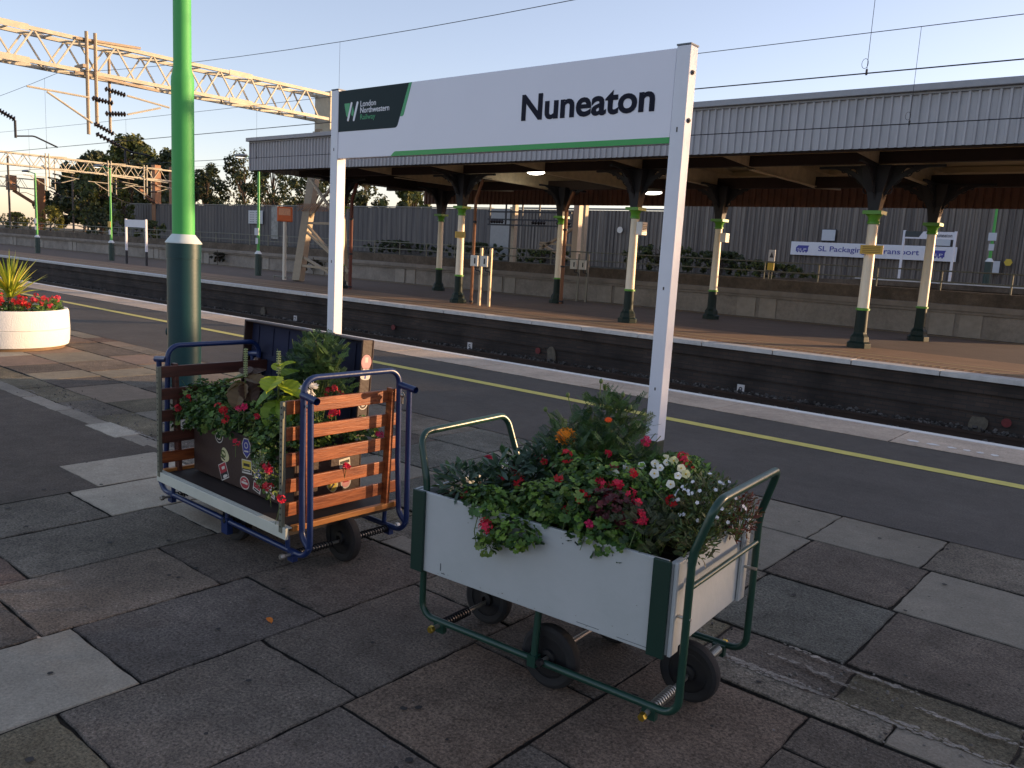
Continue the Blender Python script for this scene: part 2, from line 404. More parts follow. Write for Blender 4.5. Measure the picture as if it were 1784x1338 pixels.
# coping slabs and edge
b = MB(); x = -158.0
while x < 40:
    L = 1.83+R.uniform(-0.05, 0.05); slab(b, x, x+L, 8.34, 9.09, 0.006, shade(H(150, 134, 126), 0.08), g=0.003); x += L
tag(obj('coping', b, PAVE), kind='structure')
b = MB(); b.box(-160, 60, 9.092, 9.22, -0.07, 0.008); tag(obj('white_edge_strip', b, WHITEP, bevel=0.006), kind='structure')
# worn painted words at the edge (read from the track side), worn into blots
b = MB()
for (cx, L) in ((-2.02, 0.13), (-1.84, 0.13), (-1.68, 0.08), (-1.55, 0.07), (-1.44, 0.07), (-1.32, 0.07)):
    pts = [(cx+L*0.5*cos(t)*R.uniform(0.7, 1.1), 8.56+0.045*sin(t)*R.uniform(0.6, 1.2), 0.010) for t in [2*pi*k/14 for k in range(14)]]
    b.poly(pts)
tag(obj('painted_edge_marks', b, WHITEP), kind='structure')

# track: two running lines
for k, yc in enumerate((10.75, 13.95)):
    t = thing('railway_track', (-50, yc, -1.10), ('rusty railway track beside the near platform edge', 'rusty railway track beneath the far platform wall')[k], 'railway track', 'tracks in the pit between the platforms')
    for s in (-1, 1):
        rb = MB(); y = s*0.7525
        rb.box(-110, 110, y-0.07, y+0.07, 0.11, 0.125); rb.box(-110, 110, y-0.01, y+0.01, 0.125, 0.25); rb.box(-110, 110, y-0.035, y+0.035, 0.25, 0.29)
        obj('rail', rb, mat('rail_steel', H(60, 47, 40), 0.55, 0.4, var=0.2, vscale=3), t)
    sb = MB()
    for i in range(300): sb.box(-109+i*0.72, -108.74+i*0.72, -1.25, 1.25, -0.02, 0.105)
    tag(obj('sleepers', sb, CONCD, t), kind='stuff')
# far platform
def brick_mat(name, c1, c2, mortar, scale=1.0, rough=0.9, rot=True):
    m = bpy.data.materials.new(name); m.use_nodes = True; MATS[name] = m
    n = m.node_tree.nodes; l = m.node_tree.links; bs = n['Principled BSDF']; bs.inputs['Roughness'].default_value = rough
    tc = n.new('ShaderNodeTexCoord'); mp = n.new('ShaderNodeMapping'); mp.inputs['Rotation'].default_value = (pi/2 if rot else 0, 0, 0)
    l.new(tc.outputs['Object'], mp.inputs['Vector'])
    br = n.new('ShaderNodeTexBrick'); br.inputs['Scale'].default_value = 1; br.inputs['Brick Width'].default_value = 0.225*scale; br.inputs['Row Height'].default_value = 0.075*scale
    br.inputs['Mortar Size'].default_value = 0.008*scale; br.inputs['Color1'].default_value = (*c1, 1); br.inputs['Color2'].default_value = (*c2, 1); br.inputs['Mortar'].default_value = (*mortar, 1)
    l.new(mp.outputs['Vector'], br.inputs['Vector'])
    nz = n.new('ShaderNodeTexNoise'); nz.inputs['Scale'].default_value = 1.2; nz.inputs['Detail'].default_value = 8; l.new(tc.outputs['Object'], nz.inputs['Vector'])
    mr = n.new('ShaderNodeMapRange'); mr.inputs['From Min'].default_value = 0.3; mr.inputs['From Max'].default_value = 0.7; mr.inputs['To Min'].default_value = 0.35; mr.inputs['To Max'].default_value = 1.4
    l.new(nz.outputs['Fac'], mr.inputs['Value'])
    vm = n.new('ShaderNodeVectorMath'); vm.operation = 'SCALE'; l.new(br.outputs['Color'], vm.inputs[0]); l.new(mr.outputs['Result'], vm.inputs['Scale'])
    l.new(vm.outputs['Vector'], bs.inputs['Base Color'])
    bp = n.new('ShaderNodeBump'); bp.inputs['Strength'].default_value = 0.5; bp.inputs['Distance'].default_value = 0.01; l.new(br.outputs['Fac'], bp.inputs['Height']); bp.invert = True
    l.new(bp.outputs['Normal'], bs.inputs['Normal'])
    return m
SOOT = brick_mat('sooty_brick', (0.040, 0.029, 0.024), (0.060, 0.040, 0.031), (0.032, 0.028, 0.025))
b = MB(); b.box(-160, 60, 15.62, 25.2, -1.2, -0.012); b.box(-160, 60, 15.56, 15.62, -0.30, -0.10); b.box(-160, 60, 15.59, 15.62, -0.62, -0.5)
tag(obj('far_platform', b, SOOT), kind='structure')
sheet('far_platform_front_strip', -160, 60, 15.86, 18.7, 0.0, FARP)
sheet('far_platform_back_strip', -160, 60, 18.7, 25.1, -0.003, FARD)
b = MB(); x = -158.0
while x < 40:
    L = 1.5+R.uniform(-0.03, 0.03); b.box(x+0.008, x+L-0.008, 15.50+R.uniform(-0.006, 0.006), 15.86, -0.085, 0.006+R.uniform(-0.002, 0.002)); x += L
tag(obj('far_platform_white_edge', b, WHITED, bevel=0.008), kind='structure')
b = MB()
for (ya, yb, z) in ((16.32, 16.38, 0.004), (16.95, 17.02, 0.004), (24.55, 24.66, 0.002)):
    b.poly([(-160, ya, z), (60, ya, z), (60, yb, z), (-160, yb, z)])
tag(obj('far_platform_lines', b, mat('faded_yellow_paint', H(176, 156, 110), 0.7, var=0.25, vscale=7)), kind='structure')
b = MB()
for i in range(60):     # tactile studs glinting along the front of the far platform
    for y in (16.1, 16.2): b.box(-10.2+i*0.13, -10.15+i*0.13, y-0.025, y+0.025, 0.0, 0.007)
tag(obj('far_platform_tactile_studs', b, FARP), kind='structure')
# raised land behind the retaining wall
b = MB(); b.prism([(-400, 25.52), (-2.9, 25.52), (-2.9, 32.0), (200, 32.0), (200, 420), (-400, 420)], 2.35, Matrix.Translation((0, 0, -1.25))); tag(obj('upper_ground', b, SCRUB), kind='structure')
b = MB(); b.box(-9.9, 60, 33.0, 37.9, 1.1, 1.34); b.box(-9.9, 60, 32.94, 33.0, 1.16, 1.36)
b.prism([(0, 0), (6.2, 0), (6.2, 0.24)], 4.9, Matrix(((1, 0, 0, -16.1), (0, 0, 1, 33.0), (0, 1, 0, 1.1), (0, 0, 0, 1))))
tag(obj('upper_platform', b, CONCD), kind='structure')
b = MB(); b.box(-10.6, 60, 32.92, 33.35, 1.342, 1.40); tag(obj('upper_platform_white_edge', b, WHITED), kind='structure')

# retaining wall
W = thing('retaining_wall', (-60, 25.2, 0), 'long low grey concrete retaining wall behind the far platform', 'wall')
b = MB(); b.box(-100, 57.1, 0.0, 0.3, -0.1, 0.62); obj('wall_base', b, CONC, W)
b = MB(); b.box(-100, 57.1, -0.10, 0.3, 0.622, 0.70); b.box(-100, 57.1, -0.16, 0.3, 0.702, 0.86); obj('coping', b, mat('coping_concrete', H(128, 120, 112), 0.85, var=0.3, vscale=2, bump=0.4), W, bevel=0.01)
b = MB(); b.box(-100, 57.1, 0.05, 0.32, 0.862, 1.22); obj('upper_band', b, CONCD, W)
xk = -98.0; k = 0
while xk < 55.5 and k < 60:
    b = MB(); b.box(xk, xk+0.62, -0.035, -0.002, 0.0, 0.62); b.box(xk+0.75, xk+1.3, -0.03, -0.002, 0.0, 0.62)
    obj('pier', b, mat('pale_concrete', H(146, 139, 131), 0.85, var=0.2, vscale=4), W); xk += 5.6+R.uniform(-0.4, 0.4); k += 1
# railing
RL = thing('railing', (-60, 25.42, 1.2), 'low two-rail grey metal railing on top of the retaining wall', 'railing')
GALV = mat('galvanised_steel', H(112, 112, 98), 0.55, 0.3, var=0.15, vscale=5)
for z in (0.56, 0.26): b = MB(); b.tube([(-95, 0, z), (57.1, 0, z)], 0.024, 6); obj('rail', b, GALV, RL)
for i in range(80):
    b = MB(); b.tube([(-80+i*1.72, 0, -0.1), (-80+i*1.72, 0, 0.58)], 0.024, 6, cap=False) if i == 0 else None
    if i == 0: pm = b.mesh('post')
    o = obj('post', pm, GALV, RL); o.location = (i*1.72, 0, 0)

# ================================================================ corrugated boundary fence
def corr_mat(name, c, c2, sc=(3.3, 3.3, 0.15)):
    return mat(name, c, 0.65, 0.1, col2=c2, vscale=1.6, var=0.12, stretch=sc)
def corr(b, x0, x1, y, z0, z1, pitch, depth, fn=None):
    n = int((x1-x0)/pitch)
    for i in range(n):
        xa = x0+i*pitch
        seg = [(xa, 0), (xa+pitch*0.35, 0), (xa+pitch*0.5, -depth), (xa+pitch*0.85, -depth), (xa+pitch, 0)]
        for (p, q) in zip(seg[:-1], seg[1:]):
            b.poly([(p[0], y+p[1], z0), (q[0], y+q[1], z0), (q[0], y+q[1], z1), (p[0], y+p[1], z1)])
F = thing('corrugated_fence', (-40, 38.0, 1.1), 'tall weathered grey corrugated metal fence running behind the tracks', 'fence')
CM1 = corr_mat('weathered_grey_cladding', H(78, 75, 78), H(102, 97, 94)); CM2 = corr_mat('striped_grey_cladding', H(72, 68, 68), H(132, 124, 116), (4.5, 4.5, 0.06))
b = MB(); corr(b, -45, 6.0, 0, 0, 3.02, 0.5, 0.05); obj('cladding_panel', b, CM1, F)
b = MB(); corr(b, 7.5, 19.0, 0, 0, 3.02, 0.24, 0.06); corr(b, 19.0, 36.3, 0, 0, 3.5, 0.24, 0.06); obj('cladding_panel', b, CM2, F)
b = MB(); b.box(6.0, 7.5, -0.08, 0.05, 0, 3.05); obj('pier_panel', b, mat('pale_grey_sheet', H(140, 140, 140), 0.6, var=0.1), F)
b = MB(); b.box(-45, 36.3, 0.07, 0.16, 0.0, 3.0); b.box(-45, 6, -0.07, 0.18, 3.05, 3.11); b.box(7.5, 19.0, -0.09, 0.18, 3.06, 3.14); b.box(19.0, 36.3, -0.09, 0.18, 3.51, 3.58); obj('capping_rail', b, mat('capping', H(120, 120, 118), 0.6, 0.2), F)
b = MB(); b.box(-17.0, -16.1, -0.12, -0.06, 0.5, 3.0); obj('pale_panel', b, mat('pale_panel', H(168, 166, 160), 0.7, var=0.2, vscale=3, col2=H(110, 108, 104)), F)

# signboard on the fence
S = thing('company_signboard', (-15.2, 37.78, 2.22), 'long white signboard reading SL Packaging & Transport on the grey fence', 'signboard')
b = MB(); b.box(0, 6.95, 0, 0.05, 0, 0.6); obj('board', b, mat('sign_white', H(214, 216, 224), 0.5, var=0.04), S, bevel=0.01)
SB = mat('sign_blue', H(62, 66, 150), 0.5)
text('lettering', 'SL Packaging & Transport', 4.25, 0.31, SB, S, (1.28, -0.012, 0.135), bold=0.006)
for k, xo in enumerate((0.25, 5.95)):       # little wagon emblem with three framed letters
    b = MB(); b.box(xo, xo+0.56, -0.006, 0.0, 0.17, 0.34); b.prism([(xo, 0.34), (xo+0.1, 0.44), (xo+0.6, 0.44), (xo+0.56, 0.34)], 0.006, Matrix(((1, 0, 0, 0), (0, 0, 1, -0.006), (0, 1, 0, 0), (0, 0, 0, 1))))
    for q in range(4): b.lathe([(0.035, -0.006), (0.035, 0.0)], 12, xo+0.08+q*0.135, 0.15, 'y')
    e = obj('emblem', b, SB, S)
    text('lettering', 'SLP', 0.42, 0.11, mat('sign_white', (1, 1, 1)), e, (xo+0.07, -0.010, 0.20))

# small things on and before the fence
def board(name, x0, x1, y, z0, z1, m, label, cat, fr=True, t=0.06, group=None, frm=None):
    o = thing(name, ((x0+x1)/2, y, z0), label, cat, group)
    w = (x1-x0)/2; h = z1-z0
    b = MB(); b.box(-w, w, 0.012, t, 0, h); obj('frame', b, frm or mat('dark_frame', H(44, 46, 52), 0.5), o, bevel=0.006)
    b = MB(); b.box(-w+0.03, w-0.03, -0.004, 0.012, 0.03, h-0.03); obj('panel', b, m, o)
    return o
PN = mat('notice_white', H(186, 192, 200), 0.5, var=0.06)
board('wall_box', -13.85, -13.2, 37.75, 2.88, 3.42, PN, 'pale square box on the fence above the blue-lettered signboard', 'wall box')
board('wall_box', -9.3, -8.5, 37.75, 2.83, 3.3, PN, 'pale box hung behind the small distant station nameboard', 'wall box')
board('control_cabinet', -7.1, -6.6, 37.7, 1.82, 2.36, PN, 'white cabinet beside the distant green lamp post by the upper fence', 'cabinet')
o = board('notice_board', -60.1, -58.1, 37.8, 2.72, 3.75, mat('notice_paper', H(196, 196, 198), 0.6), 'white notice board with grey print on the left stretch of fence', 'notice board', frm=PN)
for r_ in range(5):
    for c_ in range(2):
        b = MB(); x = -0.75+c_*0.85
        for q in range(3): b.box(x+q*0.22, x+q*0.22+0.15, -0.008, -0.004, 0.12+r_*0.18, 0.12+r_*0.18+0.05)
        obj('printed_line', b, mat('notice_ink', H(96, 98, 110), 0.6), o)
o = tag(obj('hexagonal_marker', MB().lathe([(0.15, 0), (0.15, 0.03)], 6, 0, 0, 'y'), mat('yellow_plate', H(196, 170, 60), 0.5)), 'yellow hexagonal plate on the fence at the right edge', 'marker'); o.location = (-6.36, 37.75, 2.3)
o = tag(obj('round_marker', MB().lathe([(0.17, 0), (0.17, 0.03)], 16, 0, 0, 'y'), mat('white_plate', H(210, 205, 198), 0.5)), 'small white round disc on the fence behind the pipe posts', 'marker'); o.location = (-24.6, 37.75, 3.1)
# distant station nameboard on the upper platform
N2 = thing('platform_nameboard', (-8.55, 34.5, 1.36), 'small distant white nameboard on two posts before the signboard, reading Nuneaton', 'nameboard')
b = MB(); b.box(-0.87, 0.87, -0.03, 0.03, 1.62, 1.90); obj('board', b, mat('sign_white', (1, 1, 1)), N2)
for x in (-0.9, 0.9): b = MB(); b.box(x-0.04, x+0.04, -0.04, 0.04, 0, 1.93); obj('post', b, mat('sign_white', (1, 1, 1)), N2)
b = MB(); b.prism([(-0.86, 1.68), (-0.36, 1.68), (-0.22, 1.90), (-0.86, 1.90)], 0.004, Matrix(((1, 0, 0, 0), (0, 0, 1, -0.036), (0, 1, 0, 0), (0, 0, 0, 1)))); obj('dark_corner', b, mat('sign_dark', H(38, 52, 56), 0.4), N2)
text('lettering', 'Nuneaton', 0.62, 0.14, mat('sign_ink', H(34, 36, 50), 0.4), N2, (0.18, -0.036, 1.70), bold=0.01)
# yellow-top warning post, and distant lamp post
o = thing('warning_post', (-11.05, 26.0, 1.1), 'short post with white and yellow warning plates behind the railing', 'warning post')
b = MB(); b.tube([(-0.05, 0, 0), (-0.05, 0, 0.75)], 0.02, 6); b.tube([(0.05, 0, 0), (0.05, 0, 0.75)], 0.02, 6); obj('legs', b, GALV, o)
b = MB(); b.box(-0.11, 0.11, -0.03, -0.01, 0.66, 1.05); obj('warning_plate', b, PN, o)
b = MB(); b.prism([(-0.07, 0.80), (0.07, 0.80), (0, 0.98)], 0.004, Matrix(((1, 0, 0, 0), (0, 0, 1, -0.035), (0, 1, 0, 0), (0, 0, 0, 1)))); obj('triangle_symbol', b, mat('sign_ink', (0, 0, 0)), o)
b = MB(); b.box(-0.11, 0.11, -0.03, -0.01, 0.40, 0.63); obj('warning_plate', b, mat('yellow_plate', (0, 0, 0)), o)

# ================================================================ pit markers
MK = mat('marker_white', H(206, 200, 196), 0.6)
for (x, z, txt, lab) in ((-21.8, -0.95, '7', 'small white number plate in the pit behind the green post'), (-14.3, -0.95, '5', 'small white number plate in the pit beside the tall white post'), (-6.9, -0.96, '8', 'small white number plate on the ballast at the right of the pit')):
    o = thing('number_plate', (x, 15.38, z), lab, 'number plate', 'white number plates along the pit')
    b = MB(); b.box(-0.075, 0.075, 0, 0.02, 0.0, 0.22); b.box(-0.02, 0.02, 0.02, 0.05, -0.05, 0.2); obj('plate', b, MK, o)
    text('lettering', txt, 0.08, 0.13, mat('sign_ink', (0, 0, 0)), o, (-0.04, -0.004, 0.045), bold=0.01)
for (x, z, lab) in ((-17.4, -0.66, 'red disc on the far pit wall near the suitcase lid'), (-12.2, -0.70, 'red disc on the far pit wall between the sign posts'), (-2.3, -0.72, 'red disc on the far pit wall at the right edge')):
    o = tag(obj('red_disc', MB().lathe([(0.075, 0), (0.075, 0.02)], 14, 0, 0, 'y'), mat('faded_red', H(104, 34, 34), 0.6, var=0.3, vscale=20)), lab, 'marker', 'red discs on the pit wall'); o.location = (x, 15.53, z)
b = MB()
for (x, z, h, w) in ((-11.95, -0.97, 0.42, 0.3), (-2.9, -0.97, 0.3, 0.35), (-24.0, -0.97, 0.35, 0.3)):
    pts = [(x+w*0.5*cos(t)*R.uniform(0.7, 1.1)+0.5*w, z+h/2+h*0.5*sin(t)*R.uniform(0.7, 1.1)) for t in [2*pi*k/12 for k in range(12)]]
    b.prism(pts, 0.03, Matrix(((1, 0, 0, 0), (0, 0, 1, 15.55), (0, 1, 0, 0), (0, 0, 0, 1))))
tag(obj('lime_patches_on_pit_wall', b, mat('lime_stain', H(96, 88, 76), 0.9, var=0.4, vscale=9)), kind='structure')
# loose ballast shoulder against the far wall
b = MB()
for i in range(9000):
    x = 2-47*R.random()**1.5; y = R.choice([15.45-abs(R.gauss(0, 0.35)), R.uniform(12.4, 15.4), R.gauss(12.4, 0.35)]); s = R.uniform(0.015, 0.038); z = -0.955+max(0, 0.08-(15.5-y)*0.2)+(0.05 if 12.0 < y < 12.9 else 0)+R.uniform(0, 0.03)
    M = Matrix.Translation((x, y, z)) @ Matrix.Rotation(R.uniform(0, 6), 4, Vector((R.random(), R.random(), R.random())).normalized())
    g = R.choice([R.uniform(0.02, 0.06), R.uniform(0.04, 0.13)]); b.box(-s, s, -s*0.7, s*0.7, -s*0.6, s*0.6, M, (g, g*0.88, g*0.8))
tag(obj('loose_ballast', b, mat('stones', (0.1, 0.1, 0.1), 0.9, attr=True)), kind='stuff')
# ================================================================ canopy over the far platform
XZ = lambda y: Matrix(((1, 0, 0, 0), (0, 0, 1, y), (0, 1, 0, 0), (0, 0, 0, 1)))     # prism drawn in X,Z and extruded along Y
YZ = lambda x: Matrix(((0, 0, 1, x), (1, 0, 0, 0), (0, 1, 0, 0), (0, 0, 0, 1)))     # prism drawn in Y,Z and extruded along X
CX0, CX1 = -25.6, 1.0
CP = thing('platform_canopy', (CX0, 20.2, 3.8), 'long station canopy with grey corrugated fascia over the far platform', 'canopy')
FASC = mat('grey_fascia', H(168, 168, 172), 0.55, 0.0, var=0.17, vscale=5, stretch=(1, 1, 0.12), bump=0.1)
TRIM = mat('canopy_trim', H(150, 152, 158), 0.5, var=0.1)
DKB = mat('dark_brown_iron', H(50, 38, 34), 0.7, var=0.25, vscale=3)
INK = mat('black_navy_iron', H(24, 27, 36), 0.6, var=0.2, vscale=4)
CREAM = mat('cream_boards', H(206, 192, 162), 0.7, var=0.22, vscale=1.2, stretch=(0.5, 4, 4))
L = CX1-CX0
def boxcorr(b, along, x0, x1, y, z0, z1, pitch=0.158, d=0.042, sgn=-1):
    n = int((x1-x0)/pitch)
    for i in range(n):
        a = x0+i*pitch
        seg = [(a, 0), (a+pitch*0.62, 0), (a+pitch*0.70, d), (a+pitch*0.92, d), (a+pitch, 0)]
        for p, q in zip(seg[:-1], seg[1:]):
            if along == 'x': b.poly([(p[0], y+sgn*p[1], z0), (q[0], y+sgn*q[1], z0), (q[0], y+sgn*q[1], z1), (p[0], y+sgn*p[1], z1)])
            else: b.poly([(y+sgn*p[1], p[0], z0), (y+sgn*q[1], q[0], z0), (y+sgn*q[1], q[0], z1), (y+sgn*p[1], p[0], z1)])
b = MB(); boxcorr(b, 'x', 0, L, -4.0, 0.06, 0.99); obj('front_fascia', b, FASC, CP)
b = MB(); boxcorr(b, 'y', -3.98, 4.1, 0.0, 0.06, 0.99); b.box(-0.04, 0.0, -4.06, -3.94, 0.04, 1.0); obj('end_fascia', b, FASC, CP)
b = MB(); b.box(-0.12, L, -4.14, -3.72, 1.0, 1.12); b.box(-0.06, L, -4.05, -3.8, 0.955, 0.998); b.box(-0.12, 0.1, -3.71, 4.2, 1.0, 1.12); obj('top_trim', b, TRIM, CP, bevel=0.01)
b = MB(); b.box(0.05, L, -3.93, -3.78, 0.04, 0.30); b.box(0.05, L, -3.93, -3.86, 0.31, 0.97); obj('fascia_beam', b, DKB, CP)
b = MB(); boxcorr(b, 'x', 0, L, 4.12, -0.42, 0.45, 0.2, 0.03, 1); b.box(0.02, L, 4.16, 4.19, -0.40, 0.45); obj('rear_fascia', b, mat('red_brown_cladding', H(92, 62, 50), 0.7, var=0.3, vscale=3), CP)
b = MB(); b.box(0.05, L, -2.08, -1.92, 0.03, 0.26); b.box(0.05, L, 2.02, 2.18, -0.07, 0.22); obj('main_beam', b, DKB, CP)
b = MB()      # roof skin, shallow ridge, board thickness 6 cm
b.prism([(-3.85, 0.42), (0, 0.86), (3.95, 0.42), (3.95, 0.48), (0, 0.93), (-3.85, 0.48)], L-0.1, YZ(0.05)); obj('roof_boarding', b, CREAM, CP)
b = MB()
for y in (-3.0, -1.2, -0.1, 1.0, 3.0):
    z = 0.86-abs(y)*0.114; b.box(0.06, L-0.06, y-0.05, y+0.05, z-0.15, z-0.012)
obj('purlin', b, CREAM, CP)
COLX = [-23.8, -17.45, -11.3, -5.65, 0.2]
xg = [x-CX0 for x in COLX]
for i, x in enumerate(xg + [(xg[k]+xg[k+1])/2 for k in range(4)]):
    b = MB(); b.prism([(-3.76, 0.10), (-1.9, 0.02), (2.1, -0.08), (3.98, 0.05), (3.98, 0.37), (0, 0.80), (-3.76, 0.37)], 0.02, YZ(x-0.01))
    b.box(x-0.07, x+0.07, -1.9, 2.0, -0.04, -0.02); b.box(x-0.06, x+0.06, -3.74, 3.9, 0.36, 0.38)
    for q in range(24): b.lathe([(0.02, 0), (0.001, 0.015)], 6, 0, 0, 'z', M=Matrix.Translation((x+0.012, -3.4+q*0.3, 0.15)) @ Matrix.Rotation(pi/2, 4, 'Y'))
    obj('cross_girder', b, CREAM if i > 0 else DKB, CP)
# lamps under the canopy
for (x, y, z, e, lab) in ((-16.35, 20.2, 4.03, 9.0, 'lit oval lamp under the canopy roof, nearer the middle of the nameboard'), (-12.2, 20.2, 3.42, 1.6, 'dim oval lamp under the canopy just left of the tall right signpost')):
    o = thing('canopy_lamp', (x, y, z), lab, 'lamp', 'lamps under the canopy')
    obj('lamp_housing', MB().sphere((0, 0, 0.06), 0.16, 14, 8, sq=(2.0, 1, 0.45)), mat('lamp_grey', H(140, 140, 140), 0.5), o)
    obj('diffuser', MB().sphere((0, 0, 0.02), 0.15, 14, 8, sq=(2.1, 1, 0.4)), mat('lit_diffuser_%d' % e, (1.0, 0.93, 0.8), 0.4, emit=e), o)
    b = MB(); b.tube([(0, 0, 0.1), (0, 0, 4.45-z)], 0.012, 6); obj('hanger', b, INK, o)

# ---------------------------------------------------------------- columns
DG = mat('dark_green_paint', H(28, 42, 38), 0.5, var=0.2, vscale=6, spec=0.2); CRM = mat('cream_paint', H(226, 214, 190), 0.4, var=0.07, vscale=4); GRN = mat('bright_green_paint', H(88, 150, 46), 0.4, var=0.1)
def make_column():
    t = thing('canopy_column', (0, 0, 0))
    b = MB()
    b.lathe([(0.25, -0.01), (0.25, 0.10), (0.20, 0.14), (0.19, 0.24), (0.145, 0.30), (0.135, 0.34)], 8, smooth=False); obj('base', b, DG, t, bevel=0.006)
    b = MB(); b.lathe([(0.128, 0.33), (0.120, 0.80)], 20); obj('lower_shaft', b, DG, t)
    b = MB(); b.lathe([(0.120, 0.795), (0.142, 0.80), (0.142, 0.84), (0.118, 0.85)], 20); obj('collar', b, GRN, t)
    b = MB(); b.lathe([(0.116, 0.845), (0.100, 2.60)], 20); obj('shaft', b, CRM, t)
    b = MB(); b.lathe([(0.10, 2.595), (0.125, 2.61), (0.125, 2.65), (0.11, 2.67), (0.12, 2.75), (0.17, 2.80)], 20); b.box(-0.19, 0.19, -0.19, 0.19, 2.801, 2.875); obj('capital', b, GRN, t)
    b = MB(); b.lathe([(0.15, 2.87), (0.17, 3.0), (0.22, 3.25), (0.34, 3.5), (0.42, 3.78)], 4, M=Matrix.Rotation(pi/4, 4, 'Z'), smooth=False); obj('head_block', b, INK, t)
    for k in range(4):
        S_ = 1.15; arch = [(0.10+S_*(1-cos(a)), 2.9+0.88*sin(a)) for a in [pi/2*i/10 for i in range(11)]]
        outer = [(x, z) for x, z in arch]; inner = [(max(0.09, x-0.07), min(3.80, z+0.07)) for x, z in arch]
        b = MB(); M = Matrix.Rotation(k*pi/2, 4, 'Z') @ XZ(-0.025)
        b.prism(outer + [(1.25, 3.80)] + inner[::-1], 0.05, M); b.prism([(0.09, 2.92), (0.16, 3.2), (0.30, 3.45), (0.52, 3.79), (0.09, 3.79)], 0.03, Matrix.Rotation(k*pi/2, 4, 'Z') @ XZ(-0.015))
        b.box(0.1, 1.25, -0.04, 0.04, 3.75, 3.80, Matrix.Rotation(k*pi/2, 4, 'Z'))
        for (cx, cz, r) in ((0.30, 3.56, 0.15), (0.55, 3.665, 0.09), (0.22, 3.30, 0.07), (0.73, 3.71, 0.045), (0.30, 3.56, 0.07)):
            pts = [(cx+r*cos(a), -0.0, cz+r*sin(a)) for a in [2*pi*i/14 for i in range(15)]]
            pts = [tuple(Matrix.Rotation(k*pi/2, 4, 'Z') @ Vector(p)) for p in pts]; b.tube(pts, 0.014, 5, cap=False)
        obj('bracket', b, INK, t)
    return t
c0 = make_column()
clab = {(-23.8, 18.7): 'cream iron canopy column with dark green foot, hidden behind the tall left signpost',
        (-17.45, 18.15): 'cream and green canopy column beside two grey switch boxes, carrying a yellow notice',
        (-11.3, 18.0): 'cream and green canopy column carrying a white box, just left of the tall right signpost',
        (-5.65, 18.3): 'nearest cream and green canopy column carrying a yellow notice, over the long signboard',
        (-22.7, 22.5): 'slim back-row canopy column standing alone left of the yellow-notice column',
        (-16.85, 22.3): 'back-row canopy column with dark pipe beside it, behind the middle of the nameboard',
        (-11.15, 22.3): 'back-row canopy column with a small white box near its top, right of the tall signpost',
        (-5.45, 22.2): 'back-row canopy column rightmost of all, before the small distant nameboard'}
for i, ((x, y), lab) in enumerate(clab.items()):
    o = c0 if i == 0 else copy_tree(c0); o.location = (x, y, 0); tag(o, lab, 'column', 'iron canopy columns')
YN = mat('yellow_notice', H(196, 158, 60), 0.5, var=0.05)
for (x, z, w, lab) in ((-17.55, 1.94, 0.42, 'small yellow notice on the column left of the two switch boxes'), (-5.80, 1.98, 0.46, 'yellow notice with faint text on the nearest canopy column')):
    o = thing('yellow_notice', (x, 18.0 if x < -10 else 18.12, z), lab, 'notice', 'yellow notices on the columns')
    b = MB(); b.box(0, w, 0, 0.015, 0, 0.185); obj('plate', b, YN, o, bevel=0.003)
    b = MB()
    for r_ in range(4): b.box(0.05, w-0.05, -0.002, 0.0, 0.03+r_*0.037, 0.044+r_*0.037)
    obj('small_print', b, mat('notice_print', H(130, 100, 40), 0.6), o)
    b = MB(); b.box(w/2-0.02, w/2+0.02, 0.016, 0.09, 0.05, 0.13); obj('clip', b, INK, o)
for (x, y, z, h, lab) in ((-11.13, 17.93, 2.2, 0.32, 'white box on the column left of the tall right signpost'), (-10.98, 22.2, 2.22, 0.26, 'small white box on the back-row column right of the signpost')):
    o = thing('speaker_box', (x, y, z), lab, 'speaker', 'white boxes on the columns')
    b = MB(); b.box(0.0, 0.17, -0.12, 0.12, 0, h); obj('housing', b, mat('box_white', H(220, 218, 212), 0.5), o, bevel=0.01)
    b = MB()
    for q in range(6): b.box(0.171, 0.175, -0.09, 0.09, 0.04+q*h*0.13, 0.055+q*h*0.13)
    obj('grille', b, GALV, o)
# pipes and switch boxes
def switch_boxes(loc, lab, col):
    t = thing('switch_post', loc, lab, 'switch box', 'switch boxes on posts'); P = mat(col[0], col[1], 0.5, 0.2)
    for x in (0.0, 0.38):
        b = MB(); b.box(x-0.04, x+0.04, -0.03, 0.03, 0, 1.68); obj('post', b, P, t, bevel=0.004)
        b = MB(); b.box(x-0.30, x-0.02, -0.14, -0.035, 1.14, 1.46); q = obj('box', b, mat('switch_box_grey', H(196, 194, 186), 0.5), t, bevel=0.01)
        b = MB(); b.box(x-0.14, x-0.10, -0.155, -0.141, 1.22, 1.38); obj('handle', b, INK, q)
        b = MB(); b.tube(fillet([(x-0.12, -0.09, 1.14), (x-0.12, -0.09, 1.02), (x+0.02, -0.05, 1.02), (x+0.02, -0.05, 0.9)], 0.05), 0.018, 6); obj('conduit', b, INK, t)
switch_boxes((-16.42, 17.98, 0), 'pair of pale switch boxes on slim posts in front of the canopy columns', ('warm_steel', H(168, 150, 124)))
switch_boxes((-17.3, 24.1, 0), 'pair of dim switch boxes on slim posts against the retaining wall', ('dull_steel', H(120, 116, 104)))
